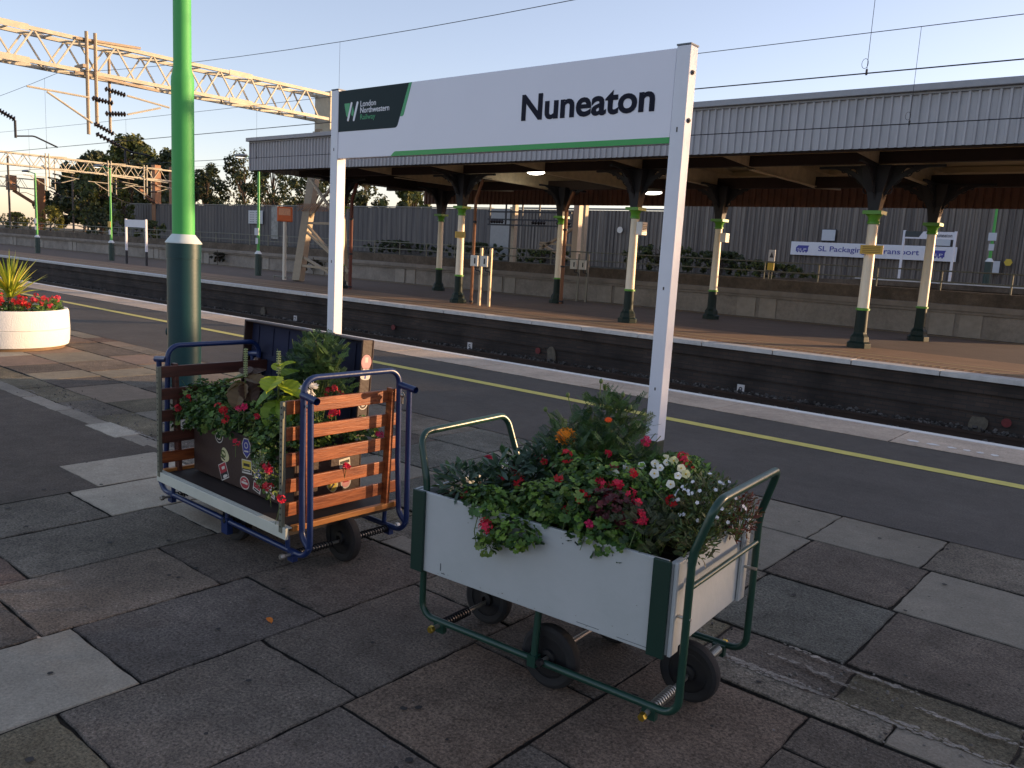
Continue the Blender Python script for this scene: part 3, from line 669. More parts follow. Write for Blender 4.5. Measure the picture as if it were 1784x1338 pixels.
for (x, y, r, col, lab) in ((-16.95, 18.2, 0.045, H(118, 78, 52), 'rust-brown drainpipe beside the two pale switch boxes'), (-16.55, 22.15, 0.06, H(110, 96, 76), 'thick drainpipe against the back-row column behind the nameboard'), (-23.35, 18.75, 0.06, H(96, 50, 40), 'dark red drainpipe just right of the tall left signpost')):
    o = thing('drainpipe', (x, y, 0), lab, 'drainpipe', 'drainpipes beside the columns')
    b = MB(); b.tube(fillet([(0, 0, 0), (0, 0, 3.1), (0.25, 0, 3.65)], 0.15), r, 8); obj('pipe', b, mat('pipe_%d' % int(x), col, 0.6, 0.1, var=0.15), o)
    b = MB()
    for z in (0.05, 1.2, 2.4): b.lathe([(r+0.02, z), (r+0.02, z+0.06)], 10)
    obj('clamp', b, INK, o)
# speakers/cameras cluster under the canopy
o = thing('speaker_cluster', (-9.0, 20.3, 4.2), 'dusty cluster of cameras hanging under the canopy right of the signpost', 'camera')
b = MB(); b.tube([(0, 0, 0.4), (0, 0, 0.0)], 0.03, 8); b.bar((-0.4, 0, 0.05), (0.4, 0, 0.05), 0.04); obj('bracket', b, INK, o)
for x, a in ((-0.4, 0.5), (0.35, -0.6), (0.05, 0.2)):
    b = MB(); b.box(-0.08, 0.08, -0.16, 0.16, -0.08, 0.08, Matrix.Translation((x, 0, -0.1)) @ Matrix.Rotation(a, 4, 'Y')); obj('camera_body', b, mat('dusty_grey', H(96, 88, 76), 0.7), o, bevel=0.01)

# ================================================================ far platform furniture
LG = mat('lamp_green', H(66, 158, 70), 0.4, var=0.06); WC = mat('white_collar', H(208, 214, 216), 0.5)
def make_lamp(h, sleeve=1.06, arm=-1):
    t = thing('lamp_post', (0, 0, 0))
    b = MB(); b.lathe([(0.14, -0.01), (0.14, sleeve-0.14)], 16); obj('sleeve', b, mat('sleeve_dark_green', H(30, 56, 54), 0.4), t)
    b = MB(); b.lathe([(0.15, sleeve-0.14), (0.15, sleeve-0.11), (0.065, sleeve)], 16); obj('white_collar', b, WC, t)
    b = MB(); b.lathe([(0.06, sleeve-0.01), (0.055, h*0.6), (0.042, h)], 12); obj('pole', b, LG, t)
    b = MB(); b.tube([(0, 0, h-0.03), (arm*0.9, 0, h+0.10)], 0.025, 6); obj('arm', b, LG, t)
    H_ = obj('lamp_head', MB().sphere((arm*1.35, 0, h+0.13), 0.2, 12, 6, sq=(2.4, 0.9, 0.42)), mat('lamp_grey', (0, 0, 0)), t)
    obj('glass', MB().sphere((arm*1.4, 0, h+0.09), 0.16, 10, 6, sq=(2.2, 0.8, 0.36)), mat('lamp_glass', (1.0, 0.9, 0.7), 0.3, emit=0.6), H_)
    return t
for (x, y, h, lab) in ((-53.2, 19.5, 4.6, 'slim green lamp post furthest left on the far platform, with a small white plate'), (-44.5, 19.9, 4.75, 'slim green lamp post with yellow plate beside the distant blank nameboard'), (-31.65, 20.4, 4.95, 'slim green lamp post below the left corner of the canopy, lamp lit'), (-6.75, 36.3, 3.3, 'distant green lamp post on the upper platform at the right edge')):
    o = make_lamp(h); o.location = (x, y, 0 if y < 30 else 1.34); tag(o, lab, 'lamp post', 'green lamp posts across the tracks')
    b = MB(); b.box(-0.14, 0.14, -0.10, -0.07, 1.72, 2.02); obj('plate', b, PN if x != -44.5 else YN, o)
    b = MB(); b.box(-0.08, 0.10, -0.09, -0.07, 1.35, 1.6); obj('plate', b, PN, o)
o = thing('platform_nameboard', (-40.05, 19.1, 0), 'distant blank white nameboard on two posts left of the green post', 'nameboard')
b = MB(); b.box(-0.98, 0.98, -0.03, 0.03, 1.78, 2.14); obj('board', b, mat('sign_white', (0, 0, 0)), o)
for x in (-1.02, 1.02):
    b = MB(); b.box(x-0.045, x+0.045, -0.045, 0.045, 0.65, 2.17); obj('post', b, mat('sign_white', (0, 0, 0)), o)
    b = MB(); b.box(x-0.043, x+0.043, -0.043, 0.043, 0, 0.65); obj('post_foot', b, INK, o)
o = thing('help_point', (-28.55, 19.6, 0), 'orange-topped help point on a slim white post before the gantry leg', 'help point')
b = MB(); b.lathe([(0.075, 0.0), (0.07, 2.3)], 12); obj('post', b, mat('help_white', H(212, 204, 190), 0.5), o)
b = MB(); b.box(-0.30, 0.30, -0.08, 0.08, 2.3, 2.88, Matrix.Rotation(0.75, 4, 'Z')); obj('sign_box', b, mat('help_orange', H(206, 96, 36), 0.5, var=0.15, vscale=9), o, bevel=0.03)
b = MB(); b.box(-0.23, 0.23, -0.087, -0.083, 2.55, 2.82, Matrix.Rotation(0.75, 4, 'Z')); obj('panel', b, mat('help_pale', H(216, 150, 110), 0.5, var=0.3, vscale=22), o)
b = MB(); b.tube([(-0.75, 0, 0.12), (0.75, 0, 0.12)], 0.02, 6); b.tube([(-0.7, 0, 0), (-0.7, 0, 0.12)], 0.02, 6); b.tube([(0.7, 0, 0), (0.7, 0, 0.12)], 0.02, 6); obj('foot_rail', b, GALV, o)

# ================================================================ overhead line gantries
GY = mat('gantry_cream_steel', H(178, 172, 154), 0.6, 0.1, var=0.18, vscale=4); GB = mat('gantry_brown_steel', H(146, 104, 74), 0.6, 0.1, var=0.2, vscale=3); GZ = mat('dull_galvanised', H(150, 136, 116), 0.6, 0.2, var=0.15)
INS = mat('brown_black_insulator', H(36, 28, 28), 0.25)
def truss(t, y0, y1, z0, z1, hx, pitch, mt, w=0.09):
    for (x, z) in ((-hx, z0), (hx, z0), (-hx, z1), (hx, z1)):
        b = MB(); b.bar((x, y0, z), (x, y1, z), w, w); obj('chord', b, mt, t)
    for x, d in ((-hx, 0), (hx, 0)):
        b = MB(); n = int((y1-y0)/pitch)
        for i in range(n):
            a = y0+i*pitch; m_ = a+pitch/2
            b.bar((x, a, z0), (x, m_, z1), 0.045, 0.045); b.bar((x, m_, z1), (x, a+pitch, z0), 0.045, 0.045)
        obj('lattice', b, mt, t)
    b = MB()
    for i in range(int((y1-y0)/pitch)):
        a = y0+i*pitch
        b.bar((-hx, a, z0), (hx, a+pitch/2, z0), 0.045); b.bar((hx, a+pitch/2, z0), (-hx, a+pitch, z0), 0.045); b.bar((-hx, a+pitch/2, z1), (hx, a+pitch, z1), 0.045)
        b.bar((-hx, a+pitch, z1), (hx, a+pitch, z1), 0.045)
    obj('cross_bracing', b, mt, t)
    for y in (9.6, 17.0):
        if y0 < y < y1:
            for z in (z0, z1): b = MB(); b.box(hx+0.05, hx+0.065, y-0.45, y+0.45, z-0.09, z+0.09); obj('splice_plate', b, mt, t)
def insul(b, p, q, r=0.085, n=7):
    p = Vector(p); q = Vector(q); d = (q-p); L = d.length; M = Matrix.Translation(p) @ d.to_track_quat('Z', 'Y').to_matrix().to_4x4()
    prof = [(0.03, 0)]
    for i in range(n):
        a = L*i/n; h = L/n; prof += [(0.035, a+h*0.15), (r, a+h*0.45), (r, a+h*0.55), (0.035, a+h*0.8)]
    prof.append((0.03, L)); b.lathe(prof, 10, M=M)
G1 = thing('overhead_gantry', (-28, 0, 0), 'large cream lattice gantry spanning the tracks across the upper left sky', 'gantry')
truss(G1, -6.0, 21.2, 6.38, 7.31, 0.42, 1.2, GY, 0.11)
b = MB(); b.box(-0.5, 0.5, 20.9, 21.25, 5.95, 7.45); b.box(-0.55, 0.55, 20.85, 21.3, 5.6, 5.95); obj('end_frame', b, GY, G1, bevel=0.01)
def leg(b, p, q, w): b.bar(p, q, w, w*0.9)
b = MB(); leg(b, (0.2, 19.72, 0), (-0.2, 21.0, 6.0), 0.36); obj('leg', b, GZ, G1, bevel=0.01)
b = MB(); leg(b, (3.6, 19.38, 0), (0.6, 21.1, 6.0), 0.28); obj('leg', b, GZ, G1, bevel=0.01)
b = MB()
for (p, q) in (((0.15, 19.85, 0.62), (3.9, 19.4, 0.6)), ((0.1, 19.95, 1.0), (4.1, 19.2, 0.1)), ((0.1, 20.1, 2.0), (3.6, 19.5, 0.65)), ((0.1, 20.15, 2.25), (3.7, 19.45, 0.5)), ((0.0, 20.2, 2.3), (2.6, 19.9, 2.3)), ((0.0, 20.5, 4.1), (1.7, 20.5, 3.9)), ((0, 20.4, 4.0), (2.6, 19.9, 2.3)), ((1.6, 20.6, 4.2), (0.0, 20.2, 2.3)), ((-0.1, 20.8, 5.2), (1.7, 20.5, 3.9))):
    b.bar(p, q, 0.09)
obj('leg_bracing', b, GZ, G1)
b = MB()     # spiked anti-climb collar
for i in range(26):
    a = R.uniform(0, 6.3); x = -0.3+i*0.12
    b.bar((x-0.18, 20.05+R.uniform(-0.1, 0.1), 2.75), (x+0.18, 20.1, 3.05), 0.012); b.bar((x+0.18, 20.1, 2.75), (x-0.18, 20.05, 3.05), 0.012)
obj('anti_climb_guard', b, GB, G1)
def drop_masts(t, y, dz=0.0, mt=GZ, arms=True, left=True):
    """three hanging tubes with cantilever arms both ways, insulators and registration arm; local coordinates of the gantry"""
    for dy, zt, zb in ((0, 7.55, 4.5), (0.26, 7.55, 4.77), (0.78, 7.1, 4.65)):
        b = MB(); b.tube([(0.55 if dy < 0.5 else 0.3, y+dy, zt), (0.55 if dy < 0.5 else 0.3, y+dy, zb)], 0.055 if dy < .5 else .045, 8); obj('drop_mast', b, mt, t)
    b = MB(); b.bar((0.0, y-0.1, 6.52), (0.62, y-0.1, 6.52), 0.1); b.bar((0.5, y-0.35, 6.3), (0.5, y+2.3, 6.2), 0.08); b.bar((0.5, y-0.3, 7.3), (0.5, y+1.7, 7.42), 0.07); obj('mast_bracket', b, mt, t)
    if not arms: return
    for p, q in (((0.6, y, 5.6), (0.6, y-1.75, 5.62)), ((0.6, y-1.2, 5.56), (0.6, y+0.1, 4.85)), ((0.6, y+1.2, 5.86), (0.6, y+2.6, 5.72)), ((0.6, y+1.2, 5.28), (0.6, y+2.3, 5.66))):
        b = MB(); b.tube([p, q], 0.032, 6); obj('cantilever_arm', b, GY if mt == GZ else mt, t)
    for (p, q) in (((0.6, y+0.1, 5.60), (0.6, y+0.75, 5.55)), ((0.6, y+0.5, 5.95), (0.6, y+1.15, 5.86)), ((0.6, y+0.5, 5.2), (0.6, y+1.15, 5.28)), ((0.6, y+0.15, 4.85), (0.6, y+0.75, 4.6)), ((0.6, y+0.2, 4.55), (0.6, y+0.95, 4.25))):
        b = MB(); insul(b, p, q); obj('insulator', b, INS, t)
    b = MB(); b.tube(fillet([(0.6, y+0.95, 4.25), (0.6, y+1.3, 4.12), (0.6, y+1.9, 4.08)], 0.2), 0.03, 6); b.tube([(0.6, y+1.1, 4.15), (0.6, y+1.1, 3.75)], 0.03, 6); obj('registration_arm', b, INK, t)
    if left:
        b = MB(); insul(b, (0.6, y-2.6, 4.85), (0.6, y-2.1, 4.62)); obj('insulator', b, INS, t)
        b = MB(); b.tube([(0.6, y-2.1, 4.6), (0.6, y-2.1, 4.1)], 0.035, 6); b.tube(fillet([(0.6, y-2.1, 4.15), (0.6, y-1.6, 4.22), (0.6, y-0.95, 3.98)], 0.3), 0.025, 6); obj('registration_arm', b, INK, t)
drop_masts(G1, 11.65)
G2 = thing('overhead_gantry', (-76, 0, 0), 'second cream lattice gantry further off, crossing in front of the dark trees', 'gantry')
truss(G2, 4.0, 39.6, 6.38, 7.31, 0.4, 1.25, GY, 0.11)
for y in (38.2, 39.9):
    b = MB(); b.box(-0.35, 0.35, y-0.28, y+0.28, 1.0 if y > 30 else 0, 7.7); obj('leg', b, GB, G2)
b = MB(); b.bar((0, 36.6, 5.5), (0, 38.0, 4.2), 0.25); obj('knee_brace', b, GB, G2)
for y, l in ((28.5, True), (33.6, False), (36.8, False)):
    drop_masts(G2, y, mt=GY, left=l)
G3 = thing('overhead_gantry', (-122, 0, 0), 'faintest cream gantry at the far left edge, ending at a brown post', 'gantry')
truss(G3, 10.0, 44.6, 6.4, 7.6, 0.4, 1.4, GY, 0.12)
for y in (45.2, 41.8): b = MB(); b.box(-0.5, 0.5, y-0.5, y+0.5, 0.5 if y > 45 else 6.0, 7.9); obj('leg', b, GB, G3)
b = MB(); b.bar((0, 42.0, 6.0), (0, 45.0, 4.2), 0.35); obj('knee_brace', b, GB, G3)
for (x, y, h, lab) in ((-100, 34.0, 7.8, 'slim dark pole rising left of the second gantry masts'), (-95, 38.5, 6.2, 'slim dark pole standing left of the golden shrub'), (-105, 33.0, 5.0, 'thin dark pole close to the left edge of the view')):
    o = tag(obj('line_mast', MB().tube([(0, 0, 0), (0, 0, h)], 0.11, 8), mat('mast_dark', H(70, 64, 60), 0.6, 0.2)), lab, 'mast', 'slim poles at the far left'); o.location = (x, y, 1.0)
# unseen tracks' masts seen through the canopy gap
o = thing('track_mast_group', (-24.5, 30.0, 1.1), 'pair of sunlit masts with dark frames seen under the canopy in the middle', 'mast')
for x in (-0.9, 1.8, 3.1): b = MB(); b.bar((x, 0, 0), (x, 0, 4.6), 0.2, 0.22); obj('mast', b, GZ, o)
b = MB()
for z in (2.0, 1.75, 2.35): b.bar((-2.3, -0.3, z), (2.6, -0.3, z), 0.07)
for x in (-2.2, -1.2, -0.2, 0.8, 1.9): b.bar((x, -0.3, 1.75), (x, -0.3, 3.0), 0.06)
obj('frame', b, INK, o)
for x in (-1.6, 0.9, 2.3): b = MB(); insul(b, (x-0.45, -0.4, 1.9), (x+0.35, -0.4, 1.9), 0.1, 5); obj('insulator', b, INS, o)
o = thing('track_mast_group', (-19.6, 26.6, 1.1), 'sunlit steel mast with cross braces beside the pale back-row column', 'mast')
b = MB(); b.bar((0.3, 0, 0), (0.3, 0, 3.4), 0.26, 0.26); obj('mast', b, mat('mast_warm', H(172, 158, 138), 0.6, 0.1), o)
for (p, q) in (((0.2, 0, 2.6), (-0.9, 0, 3.3)), ((0.2, 0, 1.6), (-1.5, 0, 0.7)), ((0.2, 0, 0.9), (-1.5, 0, 0.95)), ((0.2, 0, 0.3), (-1.5, 0, 0.9))): b = MB(); b.bar(p, q, 0.09); obj('brace', b, GZ, o)

# ---------------------------------------------------------------- wires
WM = mat('wire_dark', H(52, 50, 52), 0.5, 0.5)
def wire(name, y, zf, x0, x1, r, lab, step=4.0, cat='wire'):
    t = thing(name, (0, y, 0), lab, cat, 'overhead line wires')
    n = int((x1-x0)/step); b = MB(); b.tube([(x0+i*(x1-x0)/n, 0, zf(x0+i*(x1-x0)/n)) for i in range(n+1)], r, 5, cap=False); obj('cable', b, WM, t)
    return t
def sag(hi, lo, span=48, x0=-28): return lambda x: lo+(hi-lo)*(2*abs(((x-x0)/span) % 1.0-0.5))**2
m1 = lambda x: 5.57+0.0021*(x+10)**2; c1 = lambda x: 4.05
w1 = wire('contact_wire', 11.0, c1, -150, 20, 0.0085, 'lower wire over the near track, passing behind the nameboard')
m1f = lambda x: m1(x) if x > -28 else 5.57+0.0021*(((x+28) % 36)-18)**2
w2 = wire('messenger_wire', 11.0, m1f, -150, 20, 0.0065, 'uppermost sagging wire crossing the sky above the nameboard', 2.0)
c2 = lambda x: 3.92; m2 = lambda x: 5.36 + 0.0006*(x+5)**2*0.3
w3 = wire('contact_wire', 14.1, c2, -150, 20, 0.0085, 'lower wire over the far track, crossing the canopy fascia')
w4 = wire('messenger_wire', 14.1, m2, -150, 20, 0.0065, 'upper wire over the far track, above the canopy roof at right')
w5 = wire('messenger_wire', 29.0, lambda x: 6.0, -150, 20, 0.0065, 'wire over the tracks behind the canopy, in the trees at left')
for (w, y, xs_, top, bot) in ((w1, 11.0, (-3.7, -14.2, -20.5, -29, -38, -46), m1f, c1), (w3, 14.1, (-4.0, -13, -22, -30.2, -39, -48), m2, c2)):
    for x in xs_:
        b = MB(); b.tube([(x, 0, bot(x)), (x, 0, top(x))], 0.0035, 4, cap=False); b.lathe([(0.014, bot(x)-0.02), (0.014, bot(x)+0.05)], 6, x, 0)
        pts = [(x-0.03+0.04*cos(a), 0, bot(x)+0.12+0.06*sin(a)) for a in [2*pi*i/12 for i in range(13)]]; b.tube(pts, 0.003, 4, cap=False)
        obj('dropper', b, WM, w)

# ================================================================ trees and shrubs
LEAF = mat('tree_leaves', (0.05, 0.08, 0.03), 0.6, attr=True, trans=0.3); BARK = mat('bark', H(70, 58, 48), 0.9, var=0.3, bump=0.5)
def tree(loc, h, rx, ry, base, n, pal, label, group, name='tree', cat='tree', ls=0.34, clumps=26, seed=1):
    rr = random.Random(seed); t = thing(name, loc, label, cat, group)
    b = MB(); b.tube([(0, 0, -0.2), (0.1, 0, h*0.35), (0.0, 0.1, h*0.62), (0, 0, h*0.9)], 0.2, 8, radii=[h*0.025, h*0.018, h*0.011, 0.02])
    cl = []
    for i in range(clumps):
        z = base+(h-base)*rr.uniform(0.05, 1.0)**0.8; k = sin(pi*min(0.97, max(0.08, (z-base)/(h-base)*0.78+0.2)))
        a = rr.uniform(0, 2*pi); d = rr.uniform(0.2, 1.0)**0.6*k
        c = Vector((rx*d*cos(a), ry*d*sin(a), min(z, h-0.3))); cl.append((c, rr.uniform(0.45, 1.0)*h*0.105))
        s = Vector((0, 0, max(base*0.6, c.z*0.6))); b.tube([s, (s+c)/2+Vector((0, 0, 0.15)), c], 0.05, 5, cap=False, radii=[0.0075*h, 0.005*h, 0.002*h])
    obj('trunk', b, BARK, t)
    f = MB()
    for i in range(n):
        c, r = rr.choice(cl); v = Vector((rr.gauss(0, 1), rr.gauss(0, 1), rr.gauss(0, 1))).normalized()
        p = c + v*r*rr.uniform(0.35, 1.1)**0.5; p.z = max(p.z, base*0.7)
        nrm = (v+Vector((rr.uniform(-1, 1), rr.uniform(-1, 1), rr.uniform(-0.4, 1)))).normalized()
        a = nrm.orthogonal().normalized(); a.rotate(Matrix.Rotation(rr.uniform(0, 6.3), 3, nrm)); q = nrm.cross(a); s = ls*rr.uniform(0.5, 1.1)
        col = shade(rr.choice(pal), 0.25)
        f.poly([p-a*s, p-q*s*0.5+nrm*s*0.1, p+a*s, p+q*s*0.5+nrm*s*0.1], col)
    obj('crown', f, LEAF, t)
    return t
PD = [H(64, 74, 42), H(50, 62, 38), H(80, 86, 46), H(42, 54, 36)]; PY = [H(140, 132, 46), H(112, 112, 42), H(84, 92, 38)]; PG = [H(86, 96, 44), H(70, 82, 38), H(104, 104, 46)]
TL = [(-127, 53, 9.2, 8, 'dark bushy tree at the left end of the tree line'), (-117, 51, 10.8, 8.5, 'broad dark tree with ragged top behind the second gantry'), (-106, 50, 11.8, 8.5, 'tallest dark tree behind the second gantry, its crown sunlit on the right'), (-96, 50, 9.8, 6.5, 'dark tree partly hidden by the tall green post'),
      (-88, 50, 8.6, 4.2, 'thin-leaved tree just right of the tall green post'), (-82, 51, 10.0, 4.6, 'tall open-crowned tree with sky gaps right of the green post'), (-75, 50, 8.8, 4.4, 'open-crowned tree left of the canopy corner'), (-68, 50, 7.6, 4.2, 'open-crowned tree behind the lamp below the canopy corner'), (-60.5, 50, 7.0, 4.0, 'tree seen under the left end of the canopy'), (-54, 50, 6.0, 3.4, 'small yellow-lit tree seen under the canopy arch')]
for i, (x, y, h, r, lab) in enumerate(TL):
    big = i < 4
    tree((x, y, 1.0), h, r, r*0.7, 0.2 if big else 1.6, 7600 if big else 2500, PD if i not in (2, 9) else PD[:2]+PG+PY[2:], lab, 'trees behind the boundary fence', ls=0.42 if big else 0.26, clumps=70 if big else 30, seed=20+i)
for i, (x, y, h, r, pal, lab) in enumerate(((-77.8, 36.0, 4.4, 1.1, PY[1:]+PG, 'small pointed sunlit tree between the green lamp posts'), (-86, 36.2, 4.2, 1.7, PD+PG, 'small leafy tree left of the pointed one'))):
    tree((x, y, 1.0), h, r, r, 0.3, 1500, pal, lab, 'young trees by the railway', ls=0.17, clumps=26, seed=60+i)
for i, (x, y, h, rx, pal, lab) in enumerate(((-92, 35, 2.7, 3.0, PY, 'golden leafy shrub beside the furthest green lamp post'), (-104, 36, 2.0, 4.0, PY+PG, 'low yellow-green scrub at the far left'), (-116, 40, 2.2, 6.0, PD+PG, 'brown-green scrub at the left edge'),
        (-71, 31, 2.0, 2.8, PD, 'dark bush behind the distant blank nameboard'), (-64, 31.5, 1.6, 3.0, PD+PG, 'low dark bush just left of the tall green post'), (-41, 36.9, 1.1, 3.6, PD, 'bush at the foot of the fence left of the left signpost'), (-34, 36.9, 1.2, 3.2, PD, 'bush at the fence foot seen right of the left signpost'), (-29, 36.9, 1.0, 2.6, PD+PG, 'bush at the fence foot behind the slim back-row column'),
        (-20.5, 35.5, 1.5, 2.6, PD+PG, 'bush at the fence foot left of the tall right signpost'), (-17.0, 34.5, 1.3, 2.2, PD, 'bush behind the railing just left of the right signpost'), (-14.2, 33.5, 0.9, 2.0, PD+PG, 'bush behind the railing just right of the right signpost'))):
    tree((x, y, 1.05), h, rx, 0.9, 0.02, 2600, pal, lab, 'shrubs beyond the railing', 'shrub', 'shrub', ls=0.11, clumps=70, seed=80+i)
for i, (x, w, lab) in enumerate(((-42.6, 1.1, 'dark weed clump hanging on the retaining wall left of the second lamp post'), (-46.5, 0.8, 'smaller dark weed clump hanging on the retaining wall at far left'), (-33.8, 0.9, 'weed clump at the wall foot just right of the tall green post'))):
    t = tree((x, 24.85, 0.0), 0.85, w, 0.25, 0.05, 420, [H(60, 50, 40), H(50, 52, 34)], lab, 'weeds on the retaining wall', 'weed_clump', 'weeds', ls=0.09, clumps=18, seed=120+i)
    t.location.z = 0.05
# ================================================================ tall green lamp column beside the trolleys
P = thing('lamp_post', (-8.30, 4.46, 0), 'thick tall bright green post on a dark green sleeve, nearest to the viewer', 'lamp post')
PGRN = mat('post_green', H(70, 166, 82), 0.6, var=0.05, vscale=2, bump=0.03, bscale=20); SLV = mat('sleeve_teal_green', H(10, 56, 60), 0.45, var=0.16, vscale=3, bump=0.06, bscale=25, spec=0.4)
b = MB(); b.lathe([(0.178, -0.01), (0.178, 0.03), (0.168, 0.035), (0.168, 1.345)], 36); obj('sleeve', b, SLV, P)
b = MB(); b.lathe([(0.174, 1.346), (0.174, 1.50)], 36); obj('sleeve_band', b, SLV, P)
b = MB(); b.lathe([(0.182, 1.501), (0.182, 1.51), (0.114, 1.595)], 36); obj('white_collar', b, mat('collar_white', H(196, 206, 204), 0.5, var=0.06), P)
b = MB(); b.lathe([(0.112, 1.59), (0.110, 3.0), (0.112, 3.10), (0.110, 3.16), (0.088, 3.25), (0.080, 7.8), (0.0, 7.82)], 32); obj('pole', b, PGRN, P)
b = MB(); b.lathe([(0.02, -0.035), (0.045, -0.03), (0.045, 0.03), (0.02, 0.035)], 14, axis='x', M=Matrix.Translation((-0.155, -0.075, 0.56)) @ Matrix.Rotation(0.6, 4, 'Z')); b.box(-0.02, 0.02, 0.0, 0.1, 0.50, 0.62, Matrix.Translation((-0.155, -0.075, 0))); obj('hinge_lug', b, SLV, P)

# ================================================================ nameboard
N = thing('station_nameboard', (0, 4.64, 0), 'large white station nameboard reading Nuneaton on two tall white posts', 'nameboard')
SW = mat('enamel_white', H(222, 222, 232), 0.32, var=0.02, vscale=2); PW = mat('post_white', H(214, 216, 224), 0.4, var=0.05, vscale=5, bump=0.04, bscale=30)
SD = mat('logo_dark', H(22, 42, 46), 0.5, spec=0.15); SG = mat('logo_green', H(22, 150, 86), 0.35); SK = mat('nameboard_ink', H(20, 22, 40), 0.5, spec=0.12)
b = MB(); b.box(-5.935, -2.685, -0.04, 0.03, 2.315, 2.875); obj('board', b, SW, N, bevel=0.004)
FR = Matrix(((1, 0, 0, 0), (0, 0, -1, -0.04), (0, 1, 0, 0), (0, 0, 0, 1)))     # drawn in X,Z and raised towards the platform
def decal(nm, pts, m, t=0.0015, par=N):
    b = MB(); b.prism(pts, t, FR); return obj(nm, b, m, par)
def rnd(pts, r, idx, n=5):
    out = []
    for i, p in enumerate(pts):
        if i in idx:
            a = Vector((*pts[i-1], 0)); c = Vector((*pts[(i+1) % len(pts)], 0)); q = Vector((*p, 0)); u = (a-q).normalized(); v = (c-q).normalized()
            for k in range(n+1):
                t = k/n; w = (q+u*r)*(1-t)**2+q*2*t*(1-t)+(q+v*r)*t*t; out.append((w.x, w.y))
        else: out.append(p)
    return out
decal('dark_corner', rnd([(-5.934, 2.873), (-5.934, 2.537), (-5.186, 2.537), (-5.060, 2.873)], 0.03, (2,)), SD)
decal('green_flash', rnd([(-5.0585, 2.873), (-5.152, 2.622), (-5.114, 2.622), (-5.026, 2.873)], 0.018, (2,)), SG)
decal('green_line', rnd([(-5.25, 2.3155), (-2.686, 2.3155), (-2.686, 2.352), (-5.205, 2.352)], 0.02, (3,)), mat('line_green', H(16, 150, 62), 0.35), 0.003)
def bar(p, q, w, m, nm):
    p = Vector((p[0], p[1], 0)); q = Vector((q[0], q[1], 0)); d = (q-p).normalized(); s = Vector((-d.y, d.x, 0)); pts = []
    for k in range(7): a = pi*k/6; v = q+s*cos(a)*w+d*sin(a)*w; pts.append((v.x, v.y))
    for k in range(7): a = pi*k/6; v = p-s*cos(a)*w-d*sin(a)*w; pts.append((v.x, v.y))
    b = MB(); b.prism(pts, 0.0032, FR); return obj(nm, b, m, N)
decal('emblem_triangle', rnd([(-5.858, 2.766), (-5.828, 2.662), (-5.800, 2.650), (-5.782, 2.766)], 0.01, (0,)), SG, 0.0025)
decal('emblem_triangle', [(-5.745, 2.745), (-5.765, 2.672), (-5.742, 2.655), (-5.728, 2.69)], SG, 0.0025)
SPL = mat('emblem_white', H(226, 226, 232), 0.35)
bar((-5.804, 2.630), (-5.762, 2.762), 0.0115, SPL, 'emblem_bar'); bar((-5.728, 2.627), (-5.684, 2.762), 0.0115, SPL, 'emblem_bar')
text('lettering', 'London', 0.196, 0.046, SPL, N, (-5.645, -0.0425, 2.728), bold=0.006)
text('lettering', 'Northwestern', 0.362, 0.046, SPL, N, (-5.645, -0.0425, 2.676), bold=0.006)
text('lettering', 'Railway', 0.19, 0.055, mat('logo_text_green', H(44, 150, 96), 0.4), N, (-5.643, -0.0425, 2.610))
text('lettering', 'Nuneaton', 1.075, 0.178, SK, N, (-3.885, -0.0425, 2.512), bold=0.026)
for x in (-5.982, -2.635):
    b = MB(); b.box(x-0.047, x+0.047, -0.047, 0.047, 0.45, 2.885); q = obj('post', b, PW, N, bevel=0.005)
    b = MB(); b.box(x-0.049, x+0.049, -0.049, 0.049, 2.886, 2.895); obj('cap', b, mat('cap_dark', H(96, 104, 112), 0.5), q)
    b = MB(); b.box(x-0.046, x+0.046, -0.046, 0.046, -0.01, 0.449); obj('post_foot', b, mat('foot_dark_olive', H(52, 60, 46), 0.5, var=0.1), N, bevel=0.004)
    for z in (2.73, 2.45):
        b = MB(); b.lathe([(0.016, 0.0), (0.014, 0.008), (0.009, 0.009), (0.008, 0.016)], 8, axis='x', M=Matrix.Translation((x+0.047, -0.005, z))); obj('bolt', b, mat('bolt_steel', H(80, 78, 78), 0.5, 0.7, var=0.3, vscale=60), N)
    b = MB()
    for z in (2.38, 1.42, 0.78): b.box(x-0.005, x+0.004, -0.0485, -0.047, z, z+R.uniform(0.012, 0.03))
    obj('paint_chip', b, mat('bolt_steel', (0, 0, 0)), q)

